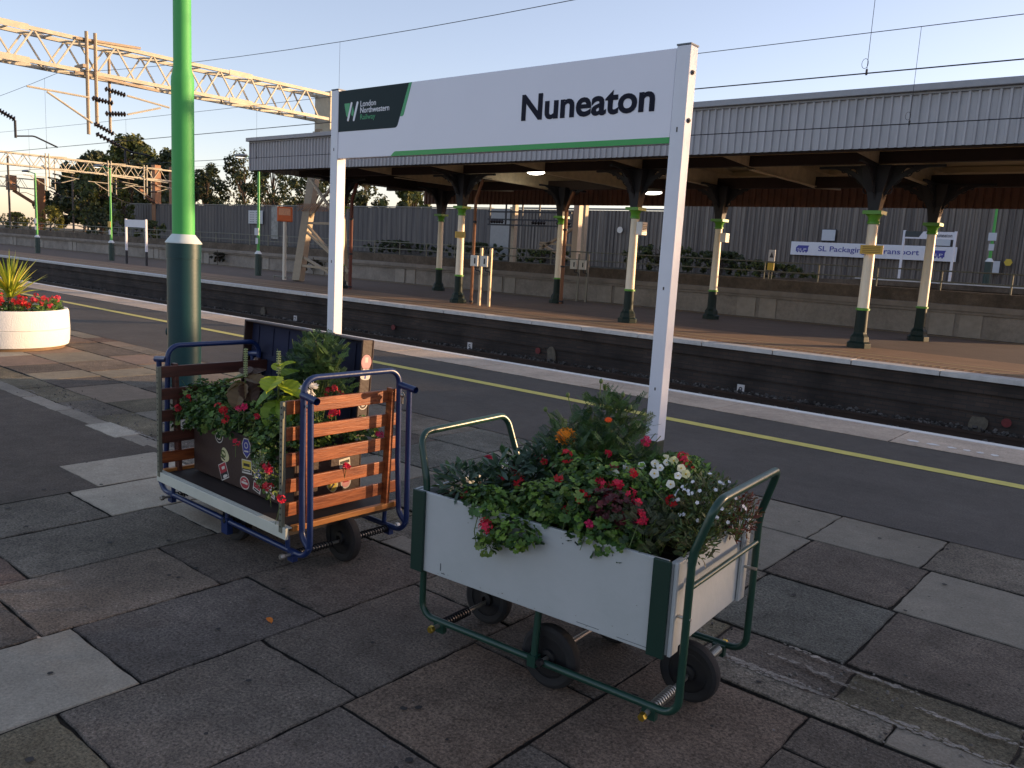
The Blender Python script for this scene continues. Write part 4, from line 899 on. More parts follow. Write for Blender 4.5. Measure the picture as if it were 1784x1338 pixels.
# ================================================================ trolleys
def spring(b, p, q, r, n, wr):
    p = Vector(p); q = Vector(q); d = q-p; L = d.length; M = Matrix.Translation(p) @ d.to_track_quat('Z', 'Y').to_matrix().to_4x4()
    b.tube([M @ Vector((r*cos(2*pi*n*i/(n*9)), r*sin(2*pi*n*i/(n*9)), L*i/(n*9))) for i in range(n*9+1)], wr, 5)
RUB = mat('tyre_rubber', H(27, 26, 27), 0.85, var=0.2, vscale=10, bump=0.2); HUB = mat('hub_black', H(22, 22, 25), 0.5, 0.2, var=0.2)
STL = mat('spring_steel', H(170, 164, 154), 0.35, 0.8, var=0.2, vscale=30); BRASS = mat('brass_nut', H(190, 160, 70), 0.3, 0.9)
def wheel(t, x, y, r, w=0.042):
    b = MB(); b.lathe([(r*0.66, -w*0.5), (r*0.86, -w*0.62), (r*0.97, -w*0.45), (r, -w*0.15), (r, w*0.15), (r*0.97, w*0.45), (r*0.86, w*0.62), (r*0.66, w*0.5), (r*0.66, -w*0.5)], 36, axis='y', cx=x, cy=r, caps=False)
    wh = obj('wheel', b, RUB, t)
    b = MB(); b.lathe([(r*0.67, -w*0.42), (r*0.60, -w*0.44), (r*0.56, -w*0.2), (r*0.3, -w*0.25), (r*0.26, -w*0.7), (r*0.12, -w*0.75), (r*0.12, w*0.75), (r*0.26, w*0.7), (r*0.3, w*0.25), (r*0.56, w*0.2), (r*0.60, w*0.44), (r*0.67, w*0.42)], 30, axis='y', cx=x, cy=r)
    for k in range(6):
        a = k*pi/3; M = Matrix.Translation((x, 0, r)) @ Matrix.Rotation(a, 4, 'Y'); b.box(r*0.2, r*0.6, -w*0.4, w*0.4, -0.006, 0.006, M)
    hb = obj('hub', b, HUB, wh); wh.location = (0, y, 0)
    return wh
def axle(t, x, z, y0, y1, spr=True, name='axle', nuts=BRASS):
    b = MB(); b.tube([(x, y0, z), (x, y1, z)], 0.009, 8); a = obj(name, b, STL, t)
    for s, y in ((-1, y0), (1, y1)):
        b = MB(); b.lathe([(0.013, 0), (0.015, 0.004), (0.015, 0.02), (0.009, 0.026)], 6, axis='y', M=Matrix.Translation((x, y-(0.02 if s < 0 else 0), z))); obj('nut', b, nuts, a)
    return a

# ---- white box trolley (nearest)
T2 = thing('flower_trolley', (-1.7395, 2.5895, 0), 'four-wheeled platform trolley with a pale box body and dark green tube frame, nearest the viewer', 'trolley', rz=radians(4))
TG = mat('trolley_green', H(26, 58, 48), 0.32, var=0.15, vscale=12, bump=0.08, bscale=40); BW = mat('trolley_box_white', H(176, 180, 181), 0.42, col2=H(164, 169, 169), var=0.06, vscale=5, bump=0.12, bscale=26)
TGD = mat('trolley_strip_green', H(14, 46, 38), 0.4, var=0.1, vscale=8)
for s in (-1, 1):
    b = MB(); sy = -0.30 if s < 0 else 0.315; b.tube(fillet([(-0.57, sy, 0.66), (-0.57, sy, 0.115), (0.57, sy, 0.115), (0.57, sy, 0.66)], 0.06, 8), 0.0135, 12); obj('side_frame', b, TG, T2)
    b = MB(); b.tube([(-0.01, s*0.30, 0.115), (-0.01, s*0.285, 0.32)], 0.0135, 10); b.box(-0.028, 0.008, s*0.30-0.018, s*0.30+0.018, 0.09, 0.135); obj('upright', b, TG, T2)
for e in (-1, 1):
    pts = [(e*0.57, -0.30, 0.645), (e*0.575, -0.30, 0.69), (e*0.63, -0.285, 0.865), (e*0.63, 0.295, 0.865), (e*0.575, 0.315, 0.69), (e*0.57, 0.315, 0.645)]
    b = MB(); b.tube(fillet(pts, 0.06, 8), 0.0145, 12); obj('handle', b, TG, T2)
    b = MB(); b.tube([(e*0.572, -0.30, 0.565), (e*0.572, 0.30, 0.565)], 0.0095, 10); obj('cross_bar', b, TG, T2)
    for s in (-1, 1):
        b = MB(); b.lathe([(0.006, -0.02), (0.006, 0.045)], 6, axis='x', M=Matrix.Translation((e*0.57-(0.03 if e > 0 else -0.01), s*0.30, 0.46))); obj('bolt', b, STL, T2)
zb, zt = 0.320, 0.647
b = MB(); b.box(-0.585, 0.505, -0.333, -0.317, zb, zt); obj('front_panel', b, BW, T2, bevel=0.003)
b = MB(); b.box(-0.585, 0.505, 0.317, 0.333, zb, zt); obj('back_panel', b, BW, T2, bevel=0.003)
for e in (-1, 1):
    x = 0.505 if e > 0 else -0.603
    b = MB(); b.box(x+0.001, x+0.017, -0.325, 0.325, zb+0.004, zt-0.006); obj('end_panel', b, BW, T2, bevel=0.003)
    for s in (-1, 1):
        xx = 0.457 if e > 0 else -0.603
        b = MB(); b.box(xx, xx+0.062, min(s*0.334, s*0.347), max(s*0.334, s*0.347), zb-0.004, zt+0.003)
        obj('corner_strip', b, TGD, T2, bevel=0.002)
        b = MB(); b.box(xx+(0.068 if e > 0 else -0.012), xx+(0.080 if e > 0 else 0.0), s*0.30-0.03, s*0.30+0.03, zb+0.004, zt-0.002); obj('end_batten', b, BW, T2, bevel=0.002)
b = MB(); b.box(-0.58, 0.50, -0.316, 0.316, zb, zb+0.02); obj('floor', b, HUB, T2)
b = MB(); n = 26; m = 16
for j in range(m+1):
    for i in range(n+1):
        b.v.append((-0.585+1.09*i/n, -0.316+0.632*j/m, 0.60+0.012*noise.noise(Vector((i*0.7, j*0.7, 3)))))
for j in range(m):
    for i in range(n): b.face((j*(n+1)+i, j*(n+1)+i+1, (j+1)*(n+1)+i+1, (j+1)*(n+1)+i), None, True)
obj('soil', b, SOIL, T2)
b = MB()
for (x, z, w, h) in ((-0.455, 0.345, 0.004, 0.03), (-0.448, 0.335, 0.018, 0.003), (0.10, 0.60, 0.004, 0.004), (0.3, 0.61, 0.003, 0.006), (0.18, 0.335, 0.09, 0.0014), (0.34, 0.332, 0.12, 0.0012)): b.box(x, x+w, -0.3345, -0.333, z, z+h)
obj('paint_chip', b, mat('chip_grey', H(84, 90, 92), 0.7), T2)
b = MB(); rq = random.Random(9)
for k in range(24):       # soil splashes and scuffs along the lower front panel and under the foliage
    x = rq.uniform(-0.52, 0.44); z = zb+0.006+abs(rq.gauss(0, 0.03)) if k < 21 else rq.uniform(0.45, 0.63); s_ = rq.uniform(0.0008, 0.0026); n = 6; w_ = rq.uniform(0.7, 2.5)
    b.poly([(x+s_*w_*cos(6.283*q/n)*rq.uniform(0.6, 1.2), -0.3336, z+s_*sin(6.283*q/n)*rq.uniform(0.6, 1.2)) for q in range(n)])
tag(obj('soil_splashes', b, mat('splash_brown', H(128, 124, 116), 0.9), T2), kind='stuff')
for (x, y, r) in ((0.03, -0.245, 0.122), (0.03, 0.245, 0.122), (0.47, 0.02, 0.115), (-0.47, 0.02, 0.115)): wheel(T2, x, y, r)
axle(T2, 0.03, 0.122, -0.31, 0.31, nuts=HUB)
for x in (-0.47, 0.47):
    axle(T2, x, 0.100, -0.345, 0.345)
    for (ya, yb) in ((-0.29, -0.12), (0.18, 0.30)): b = MB(); spring(b, (x, ya, 0.100), (x, yb, 0.100), 0.017, 11, 0.0038); obj('spring', b, STL if x > 0 else HUB, T2)
    b = MB()
    for s in (-1, 1): b.box(x-0.025, x+0.025, s*0.30-0.012, s*0.30+0.012, 0.072, 0.118)
    obj('axle_bracket', b, TG, T2)
b = MB(); b.tube([(-0.05, -0.1, 0.06), (0.0, 0.22, 0.09)], 0.006, 6); obj('brake_rod', b, STL, T2)

# ---- blue slatted trolley
T1 = thing('slatted_trolley', (-3.795, 2.573, 0), 'blue tube-framed platform trolley with varnished wooden slatted ends', 'trolley', rz=radians(-1))
TB = mat('trolley_blue', H(20, 40, 84), 0.34, var=0.12, vscale=12, bump=0.08, bscale=40)
WOOD = mat('varnished_wood', H(106, 48, 24), 0.42, col2=H(150, 84, 44), vscale=3.4, var=0.22, stretch=(5, 1.2, 14), bump=0.15, bscale=14)
WOODD = mat('dark_brown_wood', H(62, 36, 30), 0.45, col2=H(84, 46, 36), vscale=3.4, var=0.2, stretch=(5, 1.2, 14), bump=0.15, bscale=14)  # darker brown wood for the left end's battens and upper slats
for s in (-1, 1):
    b = MB(); b.tube(fillet([(-0.74, s*0.30, 0.885), (-0.74, s*0.30, 0.12), (0.74, s*0.30, 0.12), (0.725, s*0.30, 0.885)], 0.085, 8), 0.0145, 12); obj('side_frame', b, TB, T1)
    for x in (-0.58, 0.56):
        b = MB(); b.tube([(x, s*0.30, 0.12), (x, s*0.305, 0.235)], 0.012, 8); obj('upright', b, TB, T1)
    b = MB(); b.tube([(0.0, s*0.30, 0.12), (0.0, s*0.29, 0.235)], 0.012, 8); b.box(-0.03, 0.03, s*0.30-0.016, s*0.30+0.016, 0.05, 0.135); obj('upright', b, TB, T1)
for e in (-1, 1):
    pts = [(e*0.74, -0.30, 0.165), (e*0.675, -0.30, 0.215), (e*0.66, -0.295, 0.5), (e*0.655, -0.29, 0.972), (e*0.655, 0.29, 0.972), (e*0.66, 0.295, 0.5), (e*0.675, 0.30, 0.215), (e*0.74, 0.30, 0.165)]
    b = MB(); b.tube(fillet(pts, 0.07, 8), 0.0145, 12); obj('handle', b, TB, T1)
    for s in (-1, 1):
        b = MB(); b.tube([(e*0.655, s*0.295, 0.895), (e*0.775, s*0.30, 0.882)], 0.0175, 14, cap=False); b.tube([(e*0.773, s*0.30, 0.882), (e*0.72, s*0.30, 0.888)], 0.0135, 14, cap=False); obj('socket', b, TB, T1)
        b = MB(); b.tube([(e*0.69, s*0.285, 0.80), (e*0.69, s*0.285, 0.86)], 0.006, 6); b.sphere((e*0.69, s*0.285, 0.845), 0.013, 10, 6); obj('latch', b, STL, T1)
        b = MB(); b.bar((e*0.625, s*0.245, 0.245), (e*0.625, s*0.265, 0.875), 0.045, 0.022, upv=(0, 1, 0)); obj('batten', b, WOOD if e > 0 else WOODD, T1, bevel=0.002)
        for z in (0.30, 0.345):
            b = MB(); b.lathe([(0.006, 0), (0.005, 0.004)], 8, axis='x', M=Matrix.Translation((e*0.637, s*0.25, z))); obj('screw', b, STL, T1)
    for z in (0.832, 0.706, 0.581, 0.456, 0.341):
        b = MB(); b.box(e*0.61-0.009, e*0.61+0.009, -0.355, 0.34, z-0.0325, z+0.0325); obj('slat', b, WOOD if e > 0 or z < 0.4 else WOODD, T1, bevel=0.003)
    b = MB(); b.box(e*0.635-0.014, e*0.635+0.014, -0.33, 0.33, 0.238, 0.266); obj('end_sill', b, mat('sill_wood', H(196, 132, 66), 0.5, col2=H(160, 98, 46), vscale=3, stretch=(5, 1.2, 14)), T1, bevel=0.003)
    b = MB(); b.box(e*0.607-0.012, e*0.607+0.012, -0.376, -0.358, 0.235, 0.862)
    st = obj('perforated_strip', b, GALV, T1)
    b = MB()
    for k in range(20): b.box(e*0.607-0.004, e*0.607+0.004, -0.3775, -0.376, 0.26+k*0.03, 0.268+k*0.03)
    obj('holes', b, HUB, st)
b = MB(); b.box(-0.62, 0.60, -0.34, 0.34, 0.205, 0.248); obj('deck', b, mat('deck_boards', H(44, 34, 30), 0.7, var=0.3, vscale=3, stretch=(1, 6, 1)), T1)
b = MB(); b.box(-0.635, 0.645, -0.372, -0.355, 0.205, 0.262); b.box(-0.635, 0.645, -0.354, -0.335, 0.255, 0.262); obj('white_sill', b, mat('sill_white', H(190, 192, 180), 0.45, var=0.10, vscale=6), T1, bevel=0.002)
for (x, y, r) in ((0.0, -0.24, 0.12), (0.0, 0.24, 0.12), (0.60, 0.0, 0.125), (-0.60, 0.0, 0.125)): wheel(T1, x, y, r)
axle(T1, 0.0, 0.12, -0.30, 0.30, nuts=HUB)
for x in (-0.60, 0.60):
    axle(T1, x, 0.108, -0.35, 0.35, nuts=STL)
    for (ya, yb) in ((-0.29, -0.07), (0.07, 0.29)): b = MB(); spring(b, (x, ya, 0.108), (x, yb, 0.108), 0.017, 13, 0.0038); obj('spring', b, HUB, T1)
    b = MB()
    for s in (-1, 1): b.box(x-0.022, x+0.022, s*0.30-0.014, s*0.30+0.014, 0.075, 0.13)
    obj('axle_bracket', b, TB, T1)

# ---- open trunk standing on the slatted trolley
K = thing('open_trunk', (-3.86, 2.60, 0.257), 'open brown travelling trunk with stickers and navy lined lid, on the blue trolley', 'trunk', rz=radians(-1))
TRK = mat('trunk_brown', H(50, 31, 26), 0.55, var=0.18, vscale=5, bump=0.15, bscale=50); LIN = mat('trunk_lining', H(18, 24, 54), 0.85, var=0.15, vscale=6)
b = MB(); b.box(-0.50, 0.50, -0.21, -0.20, 0, 0.30); b.box(-0.50, 0.50, 0.20, 0.21, 0, 0.30); b.box(-0.50, -0.49, -0.20, 0.20, 0, 0.30); b.box(0.49, 0.50, -0.20, 0.20, 0, 0.30); b.box(-0.49, 0.49, -0.2, 0.2, 0.0, 0.012); obj('case', b, TRK, K, bevel=0.006)
b = MB(); b.box(-0.49, 0.49, -0.199, 0.199, 0.20, 0.27); obj('soil', b, SOIL, K)
LM = Matrix.Translation((0.0, 0.215, 0.31)) @ Matrix.Rotation(radians(-4), 4, 'X')
b = MB(); b.box(-0.735, 0.435, 0.07, 0.082, 0.0, 0.53, LM); obj('lid', b, TRK, K, bevel=0.006)
b = MB(); b.box(-0.735, -0.723, 0.0, 0.069, 0.0, 0.53, LM); b.box(0.423, 0.435, 0.0, 0.069, 0.0, 0.53, LM); b.box(-0.722, 0.422, 0.0, 0.069, 0.518, 0.53, LM); obj('lid_rim', b, TRK, K, bevel=0.005)
b = MB(); b.box(-0.722, 0.422, 0.055, 0.068, 0.0, 0.517, LM)
for k in range(7): b.box(-0.65+k*0.16, -0.642+k*0.16, 0.050, 0.055, 0.02, 0.50, LM)
b.box(-0.70, 0.41, 0.048, 0.055, 0.3, 0.33, LM); obj('lid_lining', b, LIN, K)
WH = mat('sticker_white', H(196, 190, 180), 0.6); SBK = mat('sticker_black', H(30, 30, 32), 0.6); SRD = mat('sticker_red', H(158, 40, 52), 0.6); SBL = mat('sticker_blue', H(48, 50, 130), 0.6); SYL = mat('sticker_yellow', H(190, 168, 60), 0.6); SCR = mat('sticker_cream', H(190, 184, 140), 0.6); SPK = mat('sticker_pink', H(200, 140, 140), 0.6)
def stick(x, z, kind, w, h, rot, base, parts_, face='f'):
    """stickers lie flat on the front (f) or right side (r) of the trunk, or right side of the lid (l)"""
    if face == 'f': F_ = Matrix(((1, 0, 0, x), (0, 0, -1, -0.21), (0, 1, 0, z), (0, 0, 0, 1)))
    elif face == 'r': F_ = Matrix(((0, 0, 1, 0.50), (1, 0, 0, x), (0, 1, 0, z), (0, 0, 0, 1)))
    else: F_ = LM @ Matrix(((0, 0, 1, 0.435), (1, 0, 0, x), (0, 1, 0, z), (0, 0, 0, 1)))
    M = F_ @ Matrix.Rotation(rot, 4, 'Z')
    def shp(k, a, c):
        if k == 'o': return [(a*cos(t), c*sin(t)) for t in [2*pi*i/24 for i in range(24)]]
        if k == 'b': return [(-a, -c), (a, -c), (a, c), (-a, c)]
        if k == 'h': return [(0, -c), (a*0.8, -c*0.5), (a, c*0.4), (a*0.5, c), (-a*0.5, c), (-a, c*0.4), (-a*0.8, -c*0.5)]
        return [(a*cos(t)*(1+0.35*cos(t)), c*sin(t)) for t in [2*pi*i/24 for i in range(24)]]
    b = MB(); b.prism(shp(kind, w, h), 0.001, M); s_ = obj('sticker', b, base, K)
    z_ = 0.0013
    for (k, dx, dy, a, c, m) in parts_:
        b = MB(); b.prism([(px+dx, py+dy) for px, py in shp(k, a, c)], z_, M); z_ += 0.0004; obj('sticker_print', b, m, s_)
    return s_, M
stick(-0.22, 0.255, 'o', 0.043, 0.045, 0, WH, [('o', 0, 0, 0.038, 0.040, SBK), ('b', 0, 0.004, 0.03, 0.007, WH), ('o', 0, -0.02, 0.02, 0.006, WH)])
stick(-0.17, 0.155, 'd', 0.042, 0.040, -0.3, SCR, [('o', -0.004, 0.002, 0.026, 0.022, mat('sticker_green', H(70, 84, 36), 0.6)), ('b', 0.0, -0.024, 0.022, 0.004, SBK), ('b', 0.0, 0.006, 0.016, 0.006, SCR)])
stick(-0.17, 0.060, 'b', 0.042, 0.046, 0.45, WH, [('b', 0.0, 0.016, 0.038, 0.026, SRD), ('b', 0, -0.024, 0.038, 0.016, SBK), ('b', 0.005, 0.018, 0.016, 0.008, WH), ('d', 0, -0.03, 0.024, 0.009, WH)])
stick(0.06, 0.235, 'h', 0.042, 0.055, 0.1, WH, [('h', 0, 0, 0.037, 0.049, SBL), ('o', 0, 0.016, 0.018, 0.017, WH), ('o', 0, 0.016, 0.013, 0.012, SBL), ('b', 0, -0.016, 0.02, 0.004, WH)])
stick(0.065, 0.135, 'b', 0.048, 0.038, 0.08, WH, [('b', 0, 0.011, 0.044, 0.022, SYL), ('b', 0, -0.020, 0.044, 0.009, SBK), ('b', 0, 0.010, 0.03, 0.008, SBK), ('b', 0, -0.020, 0.034, 0.003, WH)])
stick(0.045, 0.042, 'o', 0.046, 0.036, 0, WH, [('o', 0, 0, 0.041, 0.031, SRD), ('b', 0, 0, 0.03, 0.006, WH), ('b', 0, 0.015, 0.014, 0.003, WH)])
stick(0.275, 0.165, 'o', 0.045, 0.036, 0.05, WH, [('o', 0, 0, 0.041, 0.032, SBK), ('o', 0, -0.003, 0.036, 0.02, SRD), ('o', 0, -0.003, 0.014, 0.015, WH), ('o', 0.002, -0.003, 0.008, 0.009, SRD)])
stick(0.17, 0.115, 'o', 0.034, 0.034, 0.2, WH, [('o', 0, 0, 0.029, 0.029, SBL), ('b', 0, 0, 0.02, 0.005, WH)])
stick(0.165, 0.045, 'b', 0.036, 0.026, -0.2, WH, [('b', 0, 0.006, 0.031, 0.014, SRD), ('b', 0, -0.017, 0.026, 0.004, SBK)])
s_, M_ = stick(0.30, 0.075, 'b', 0.042, 0.050, -0.25, WH, [])
for i, (t_, c_) in enumerate((('ROUGH', SBK), ('PLATES', SRD), ('HOTEL', SRD))):
    me = text_mesh(t_, 1.0, 0.0005, 0.02); xs_ = [v.co.x for v in me.vertices]; ys_ = [v.co.y for v in me.vertices]
    for v in me.vertices: v.co = M_ @ Vector((-0.034+(v.co.x-min(xs_))/(max(xs_)-min(xs_))*0.068, 0.016-i*0.029+(v.co.y-min(ys_))/(max(ys_)-min(ys_))*0.020, 0.0012 if v.co.z > 0 else 0.0009)) if False else v.co
    x0_, x1_, y0_, y1_ = min(xs_), max(xs_), min(ys_), max(ys_)
    for v in me.vertices: v.co = M_ @ Vector((-0.034+(v.co.x-x0_)/(x1_-x0_)*0.068, 0.018-i*0.030+(v.co.y-y0_)/(y1_-y0_)*0.022, 0.0016 if v.co.z > 0 else 0.0011))
    obj('sticker_print', me, c_, s_)
stick(0.02, 0.085, 'd', 0.034, 0.036, 0.8, SCR, [('d', 0, 0, 0.026, 0.028, SYL), ('b', 0, 0, 0.02, 0.006, SBK)], 'r')
stick(0.11, 0.10, 'o', 0.034, 0.040, 0, WH, [('o', 0, 0, 0.028, 0.034, SPK), ('b', 0, 0.0, 0.018, 0.006, SRD)], 'r')
stick(0.10, 0.20, 'b', 0.035, 0.025, 0.1, WH, [('b', 0, 0.006, 0.03, 0.008, SBK)], 'r')
stick(0.035, 0.41, 'o', 0.034, 0.040, 0, SPK, [('o', 0, 0, 0.029, 0.034, SPK), ('b', 0.0, 0.012, 0.01, 0.014, WH)], 'l')
stick(0.035, 0.335, 'd', 0.034, 0.034, 1.5, WH, [('b', 0, 0, 0.016, 0.005, SBL)], 'l')
stick(0.035, 0.19, 'o', 0.034, 0.040, 0, WH, [('o', 0, 0, 0.028, 0.034, TRK), ('o', 0, 0, 0.018, 0.023, WH), ('b', 0, 0, 0.004, 0.016, SBK)], 'l')

# ================================================================ plants
PL = mat('plant_leaves', (0.05, 0.1, 0.03), 0.5, attr=True, trans=0.22, spec=0.4); PET = mat('petals', (0.5, 0.02, 0.03), 0.6, attr=True, trans=0.25); STEM = mat('stems', H(82, 100, 48), 0.6)
def frame(n, tip):
    n = Vector(n).normalized(); t = Vector(tip); t = t-n*t.dot(n)
    if t.length < 1e-4: t = n.orthogonal()
    t.normalize(); return t, n.cross(t), n
def leaf(b, kind, p, n, tip, s, col):
    t, u, n = frame(n, tip); p = Vector(p); Q = lambda x, y, z=0.0: p+t*(x*s)+u*(y*s)+n*(z*s)
    if kind == 'round':       # scalloped geranium leaf
        base = len(b.v); b.v.append(tuple(Q(0.1, 0, -0.10))); N_ = 15
        for i in range(N_):
            a = 0.35+(2*pi-0.7)*i/(N_-1)-pi; r = 0.5*(1+0.13*(1 if i % 2 else -1)); b.v.append(tuple(Q(0.12+r*cos(a)*1.0, r*sin(a)*1.08, 0.08*cos(a*2.5+1))))
        for i in range(N_-1): b.face((base, base+1+i, base+2+i), col, False)
    elif kind == 'lance':
        W_ = [0.0, 0.10, 0.13, 0.10, 0.0]; L_ = [0, 0.3, 0.55, 0.8, 1.0]; Z_ = [0, 0.05, 0.06, 0.03, -0.04]; base = len(b.v)
        for l_, w_, z_ in zip(L_, W_, Z_): b.v += [tuple(Q(l_, -w_, z_)), tuple(Q(l_, w_, z_))]
        for i in range(4): b.face((base+2*i, base+2*i+2, base+2*i+3, base+2*i+1), col, True)
    elif kind == 'dia': b.poly([Q(0, 0), Q(0.45, -0.26, 0.06), Q(1, 0), Q(0.45, 0.26, 0.06)], col)
    elif kind == 'big':       # broad toothed coleus leaf folded along its midrib
        out = []; N_ = 11
        for i in range(N_):
            x = i/(N_-1); w_ = 0.42*sin(pi*min(1, x*0.92+0.08))**0.7*(1+0.06*(-1)**i) if 0 < i < N_-1 else 0.0; out.append((x, w_, 0.10*w_-0.28*x*x))
        for sg in (-1, 1):
            for i in range(N_-1):
                a, c = out[i], out[i+1]
                q = [Q(a[0], 0, -0.28*a[0]**2), Q(c[0], 0, -0.28*c[0]**2), Q(c[0], sg*c[1], c[2]+0.10), Q(a[0], sg*a[1], a[2]+0.10)]
                k = tuple(v*(1.0 if i % 2 else 0.9) for v in col); b.poly(q if sg < 0 else q[::-1], k, False)
    elif kind == 'fea':       # pinnate leaf: pairs of narrow leaflets
        for i in range(6):
            x = 0.15+i*0.15; l_ = 0.34*(1-0.45*abs(x-0.5))
            for sg in (-1, 1): b.poly([Q(x, 0), Q(x+l_*0.45, sg*l_*0.35-0.03*sg), Q(x+l_*0.75, sg*l_*0.85), Q(x+l_*0.3, sg*l_*0.5+0.03*sg)], col)
        b.poly([Q(0.9, -0.03), Q(1.15, 0), Q(0.9, 0.03)], col); b.poly([Q(0, -0.012), Q(1, -0.006), Q(1, 0.006), Q(0, 0.012)], col)
def plant(name, label, cat, group, base, blobs, kind, n, size, pal, rr, up=0.5, spread=1.0, stemcol=None):
    """blobs: list of (centre, radii) ellipsoids filled with leaves on stems rising from the base"""
    t = thing(name, base, label, cat, group); B0 = Vector(base); f = MB(); st = MB()
    if 'tub' not in (group or ''): n = int(n*2.1); size *= 0.74
    tot = sum(r[0]*r[1]+r[1]*r[2]+r[0]*r[2] for c, r in blobs)
    for c, r in blobs:
        c = Vector(c)-B0; k = int(n*(r[0]*r[1]+r[1]*r[2]+r[0]*r[2])/tot)
        for i in range(k):
            v = Vector((rr.gauss(0, 1), rr.gauss(0, 1), rr.gauss(0.25, 1))).normalized(); d = rr.uniform(0.25, 1.05)**0.55
            p = c+Vector((v.x*r[0], v.y*r[1], v.z*r[2]))*d
            nn = v*0.6+Vector((rr.uniform(-1, 1)*0.7, rr.uniform(-1, 1)*0.7, up+rr.uniform(0, 0.6)))
            tp = Vector((v.x, v.y, v.z*0.4))+Vector((rr.uniform(-1, 1), rr.uniform(-1, 1), rr.uniform(-0.6, 0.5)))*spread
            if kind in ('lance', 'fea', 'dia'): tp = v*0.8+Vector((rr.uniform(-.5, .5), rr.uniform(-.5, .5), up+rr.uniform(-0.3, 0.5))); nn = Vector((rr.uniform(-1, 1), rr.uniform(-1, 1), 0.7))
            leaf(f, kind, p, nn, tp, size*rr.uniform(0.6, 1.2), shade(rr.choice(pal), 0.22))
        for i in range(max(3, k//22)):
            v = Vector((rr.gauss(0, 0.6), rr.gauss(0, 0.6), rr.uniform(0.1, 1))); e = c+Vector((v.x*r[0], v.y*r[1], v.z*r[2]*0.8)); s0 = Vector((c.x*0.5, c.y*0.5, 0.0))
            st.tube([s0, (s0+e)/2+Vector((rr.uniform(-.02, .02), rr.uniform(-.02, .02), 0.02)), e], 0.0018, 4, cap=False)
    obj('foliage', f, PL, t); obj('stems', st, stemcol or STEM, t)
    return t
def petal_disc(b, c, n, r, k, col, cup=0.25, w=0.5, rr=R):
    n = Vector(n).normalized(); a0 = n.orthogonal().normalized(); b0 = n.cross(a0); o = rr.uniform(0, 6)
    for i in range(k):
        a = o+2*pi*i/k; d = a0*cos(a)+b0*sin(a); s = a0*-sin(a)+b0*cos(a)
        b.poly([Vector(c), Vector(c)+d*r*0.6-s*r*w+n*r*cup*0.6, Vector(c)+d*r+n*r*cup*0.3, Vector(c)+d*r*0.6+s*r*w+n*r*cup*0.6], shade(col, 0.15))
VW = Vector((1.7, -2.3, 1.2)).normalized()
def cluster(t, p, col, r=0.026, k=9, rr=R, name='flower_head', stem_to=None, fr=0.013):
    """a rounded head of small five-petalled florets"""
    B0 = t.location; p = Vector(p)-B0; b = MB()
    for i in range(k):
        v = Vector((rr.gauss(0, 1), rr.gauss(0, 1), rr.gauss(0.4, 1))).normalized(); petal_disc(b, p+v*r*rr.uniform(0.5, 1.15), v, fr*rr.uniform(0.8, 1.5), 5, shade(col, 0.3), rr=rr, w=0.33)
    o = obj(name, b, PET, t)
    q = p-Vector((rr.uniform(-.03, .03), rr.uniform(-.02, .04), rr.uniform(0.07, 0.12))); s = MB(); s.tube([p, q], 0.0016, 4, cap=False); obj('flower_stalk', s, STEM, o)
    return o
def bloom(t, p, col, r, k=5, n=VW, layers=1, cen=None, rr=R, name='flower', w=0.5, cup=0.25):
    B0 = t.location; p = Vector(p)-B0; b = MB()
    for L_ in range(layers): petal_disc(b, p+Vector(n)*r*0.12*L_, n, r*(1-0.17*L_), k, shade(col, 0.08), cup+0.15*L_, w, rr)
    o = obj(name, b, PET, t)
    if cen:
        c_ = MB(); c_.sphere(p+Vector(n)*r*0.1, r*0.2, 8, 5, col=cen); obj('flower_centre', c_, PET, o)
    return o
GE = [H(66, 98, 46), H(50, 80, 38), H(88, 118, 54), H(44, 68, 36), H(104, 124, 58)]; GL = [H(116, 146, 54), H(94, 126, 48), H(68, 100, 44)]; TGp = [H(58, 84, 52), H(74, 102, 56), H(42, 66, 44)]; SIL = [H(92, 112, 96), H(68, 90, 76), H(52, 72, 60)]
REDF = H(196, 24, 40); CRI = H(206, 30, 66); MAG = H(212, 36, 96)
rr = random.Random(11)
# -- white box trolley
p = plant('african_daisy', 'low grey-green strap-leaved plant at the left end of the pale box trolley', 'plant', 'plants in the pale box trolley', (-2.12, 2.5, 0.6), [((-2.16, 2.38, 0.67), (0.14, 0.13, 0.07)), ((-2.02, 2.50, 0.70), (0.15, 0.14, 0.10)), ((-1.95, 2.60, 0.76), (0.12, 0.12, 0.08))], 'lance', 420, 0.085, SIL+TGp, rr, up=0.35)
for q in ((-2.278, 2.600, 0.718), (-2.180, 2.550, 0.702), (-2.046, 2.500, 0.739), (-2.002, 2.600, 0.780)): bloom(p, q, H(150, 16, 48), 0.024, 12, Vector((0.3, -0.5, 0.9)), 2, rr=rr, w=0.22)
p = plant('ivy_geranium', 'trailing geranium spilling over the front edge of the pale box, red flowers hanging', 'plant', 'plants in the pale box trolley', (-1.93, 2.3, 0.6), [((-1.97, 2.28, 0.655), (0.15, 0.08, 0.07)), ((-1.80, 2.22, 0.60), (0.11, 0.06, 0.06)), ((-1.90, 2.20, 0.555), (0.06, 0.04, 0.06)), ((-1.74, 2.33, 0.70), (0.14, 0.09, 0.09))], 'round', 430, 0.040, GE+GL, rr)
for q, c in (((-2.174, 2.360, 0.625), H(150, 24, 30)), ((-1.885, 2.160, 0.617), CRI), ((-1.957, 2.42, 0.722), REDF)): cluster(p, q, c, rr=rr)
s = MB(); s.tube([Vector((-0.05, -0.08, 0.02)), Vector((-0.02, -0.13, -0.02)), Vector((0.0, -0.135, -0.07))], 0.002, 4); obj('runner', s, STEM, p)
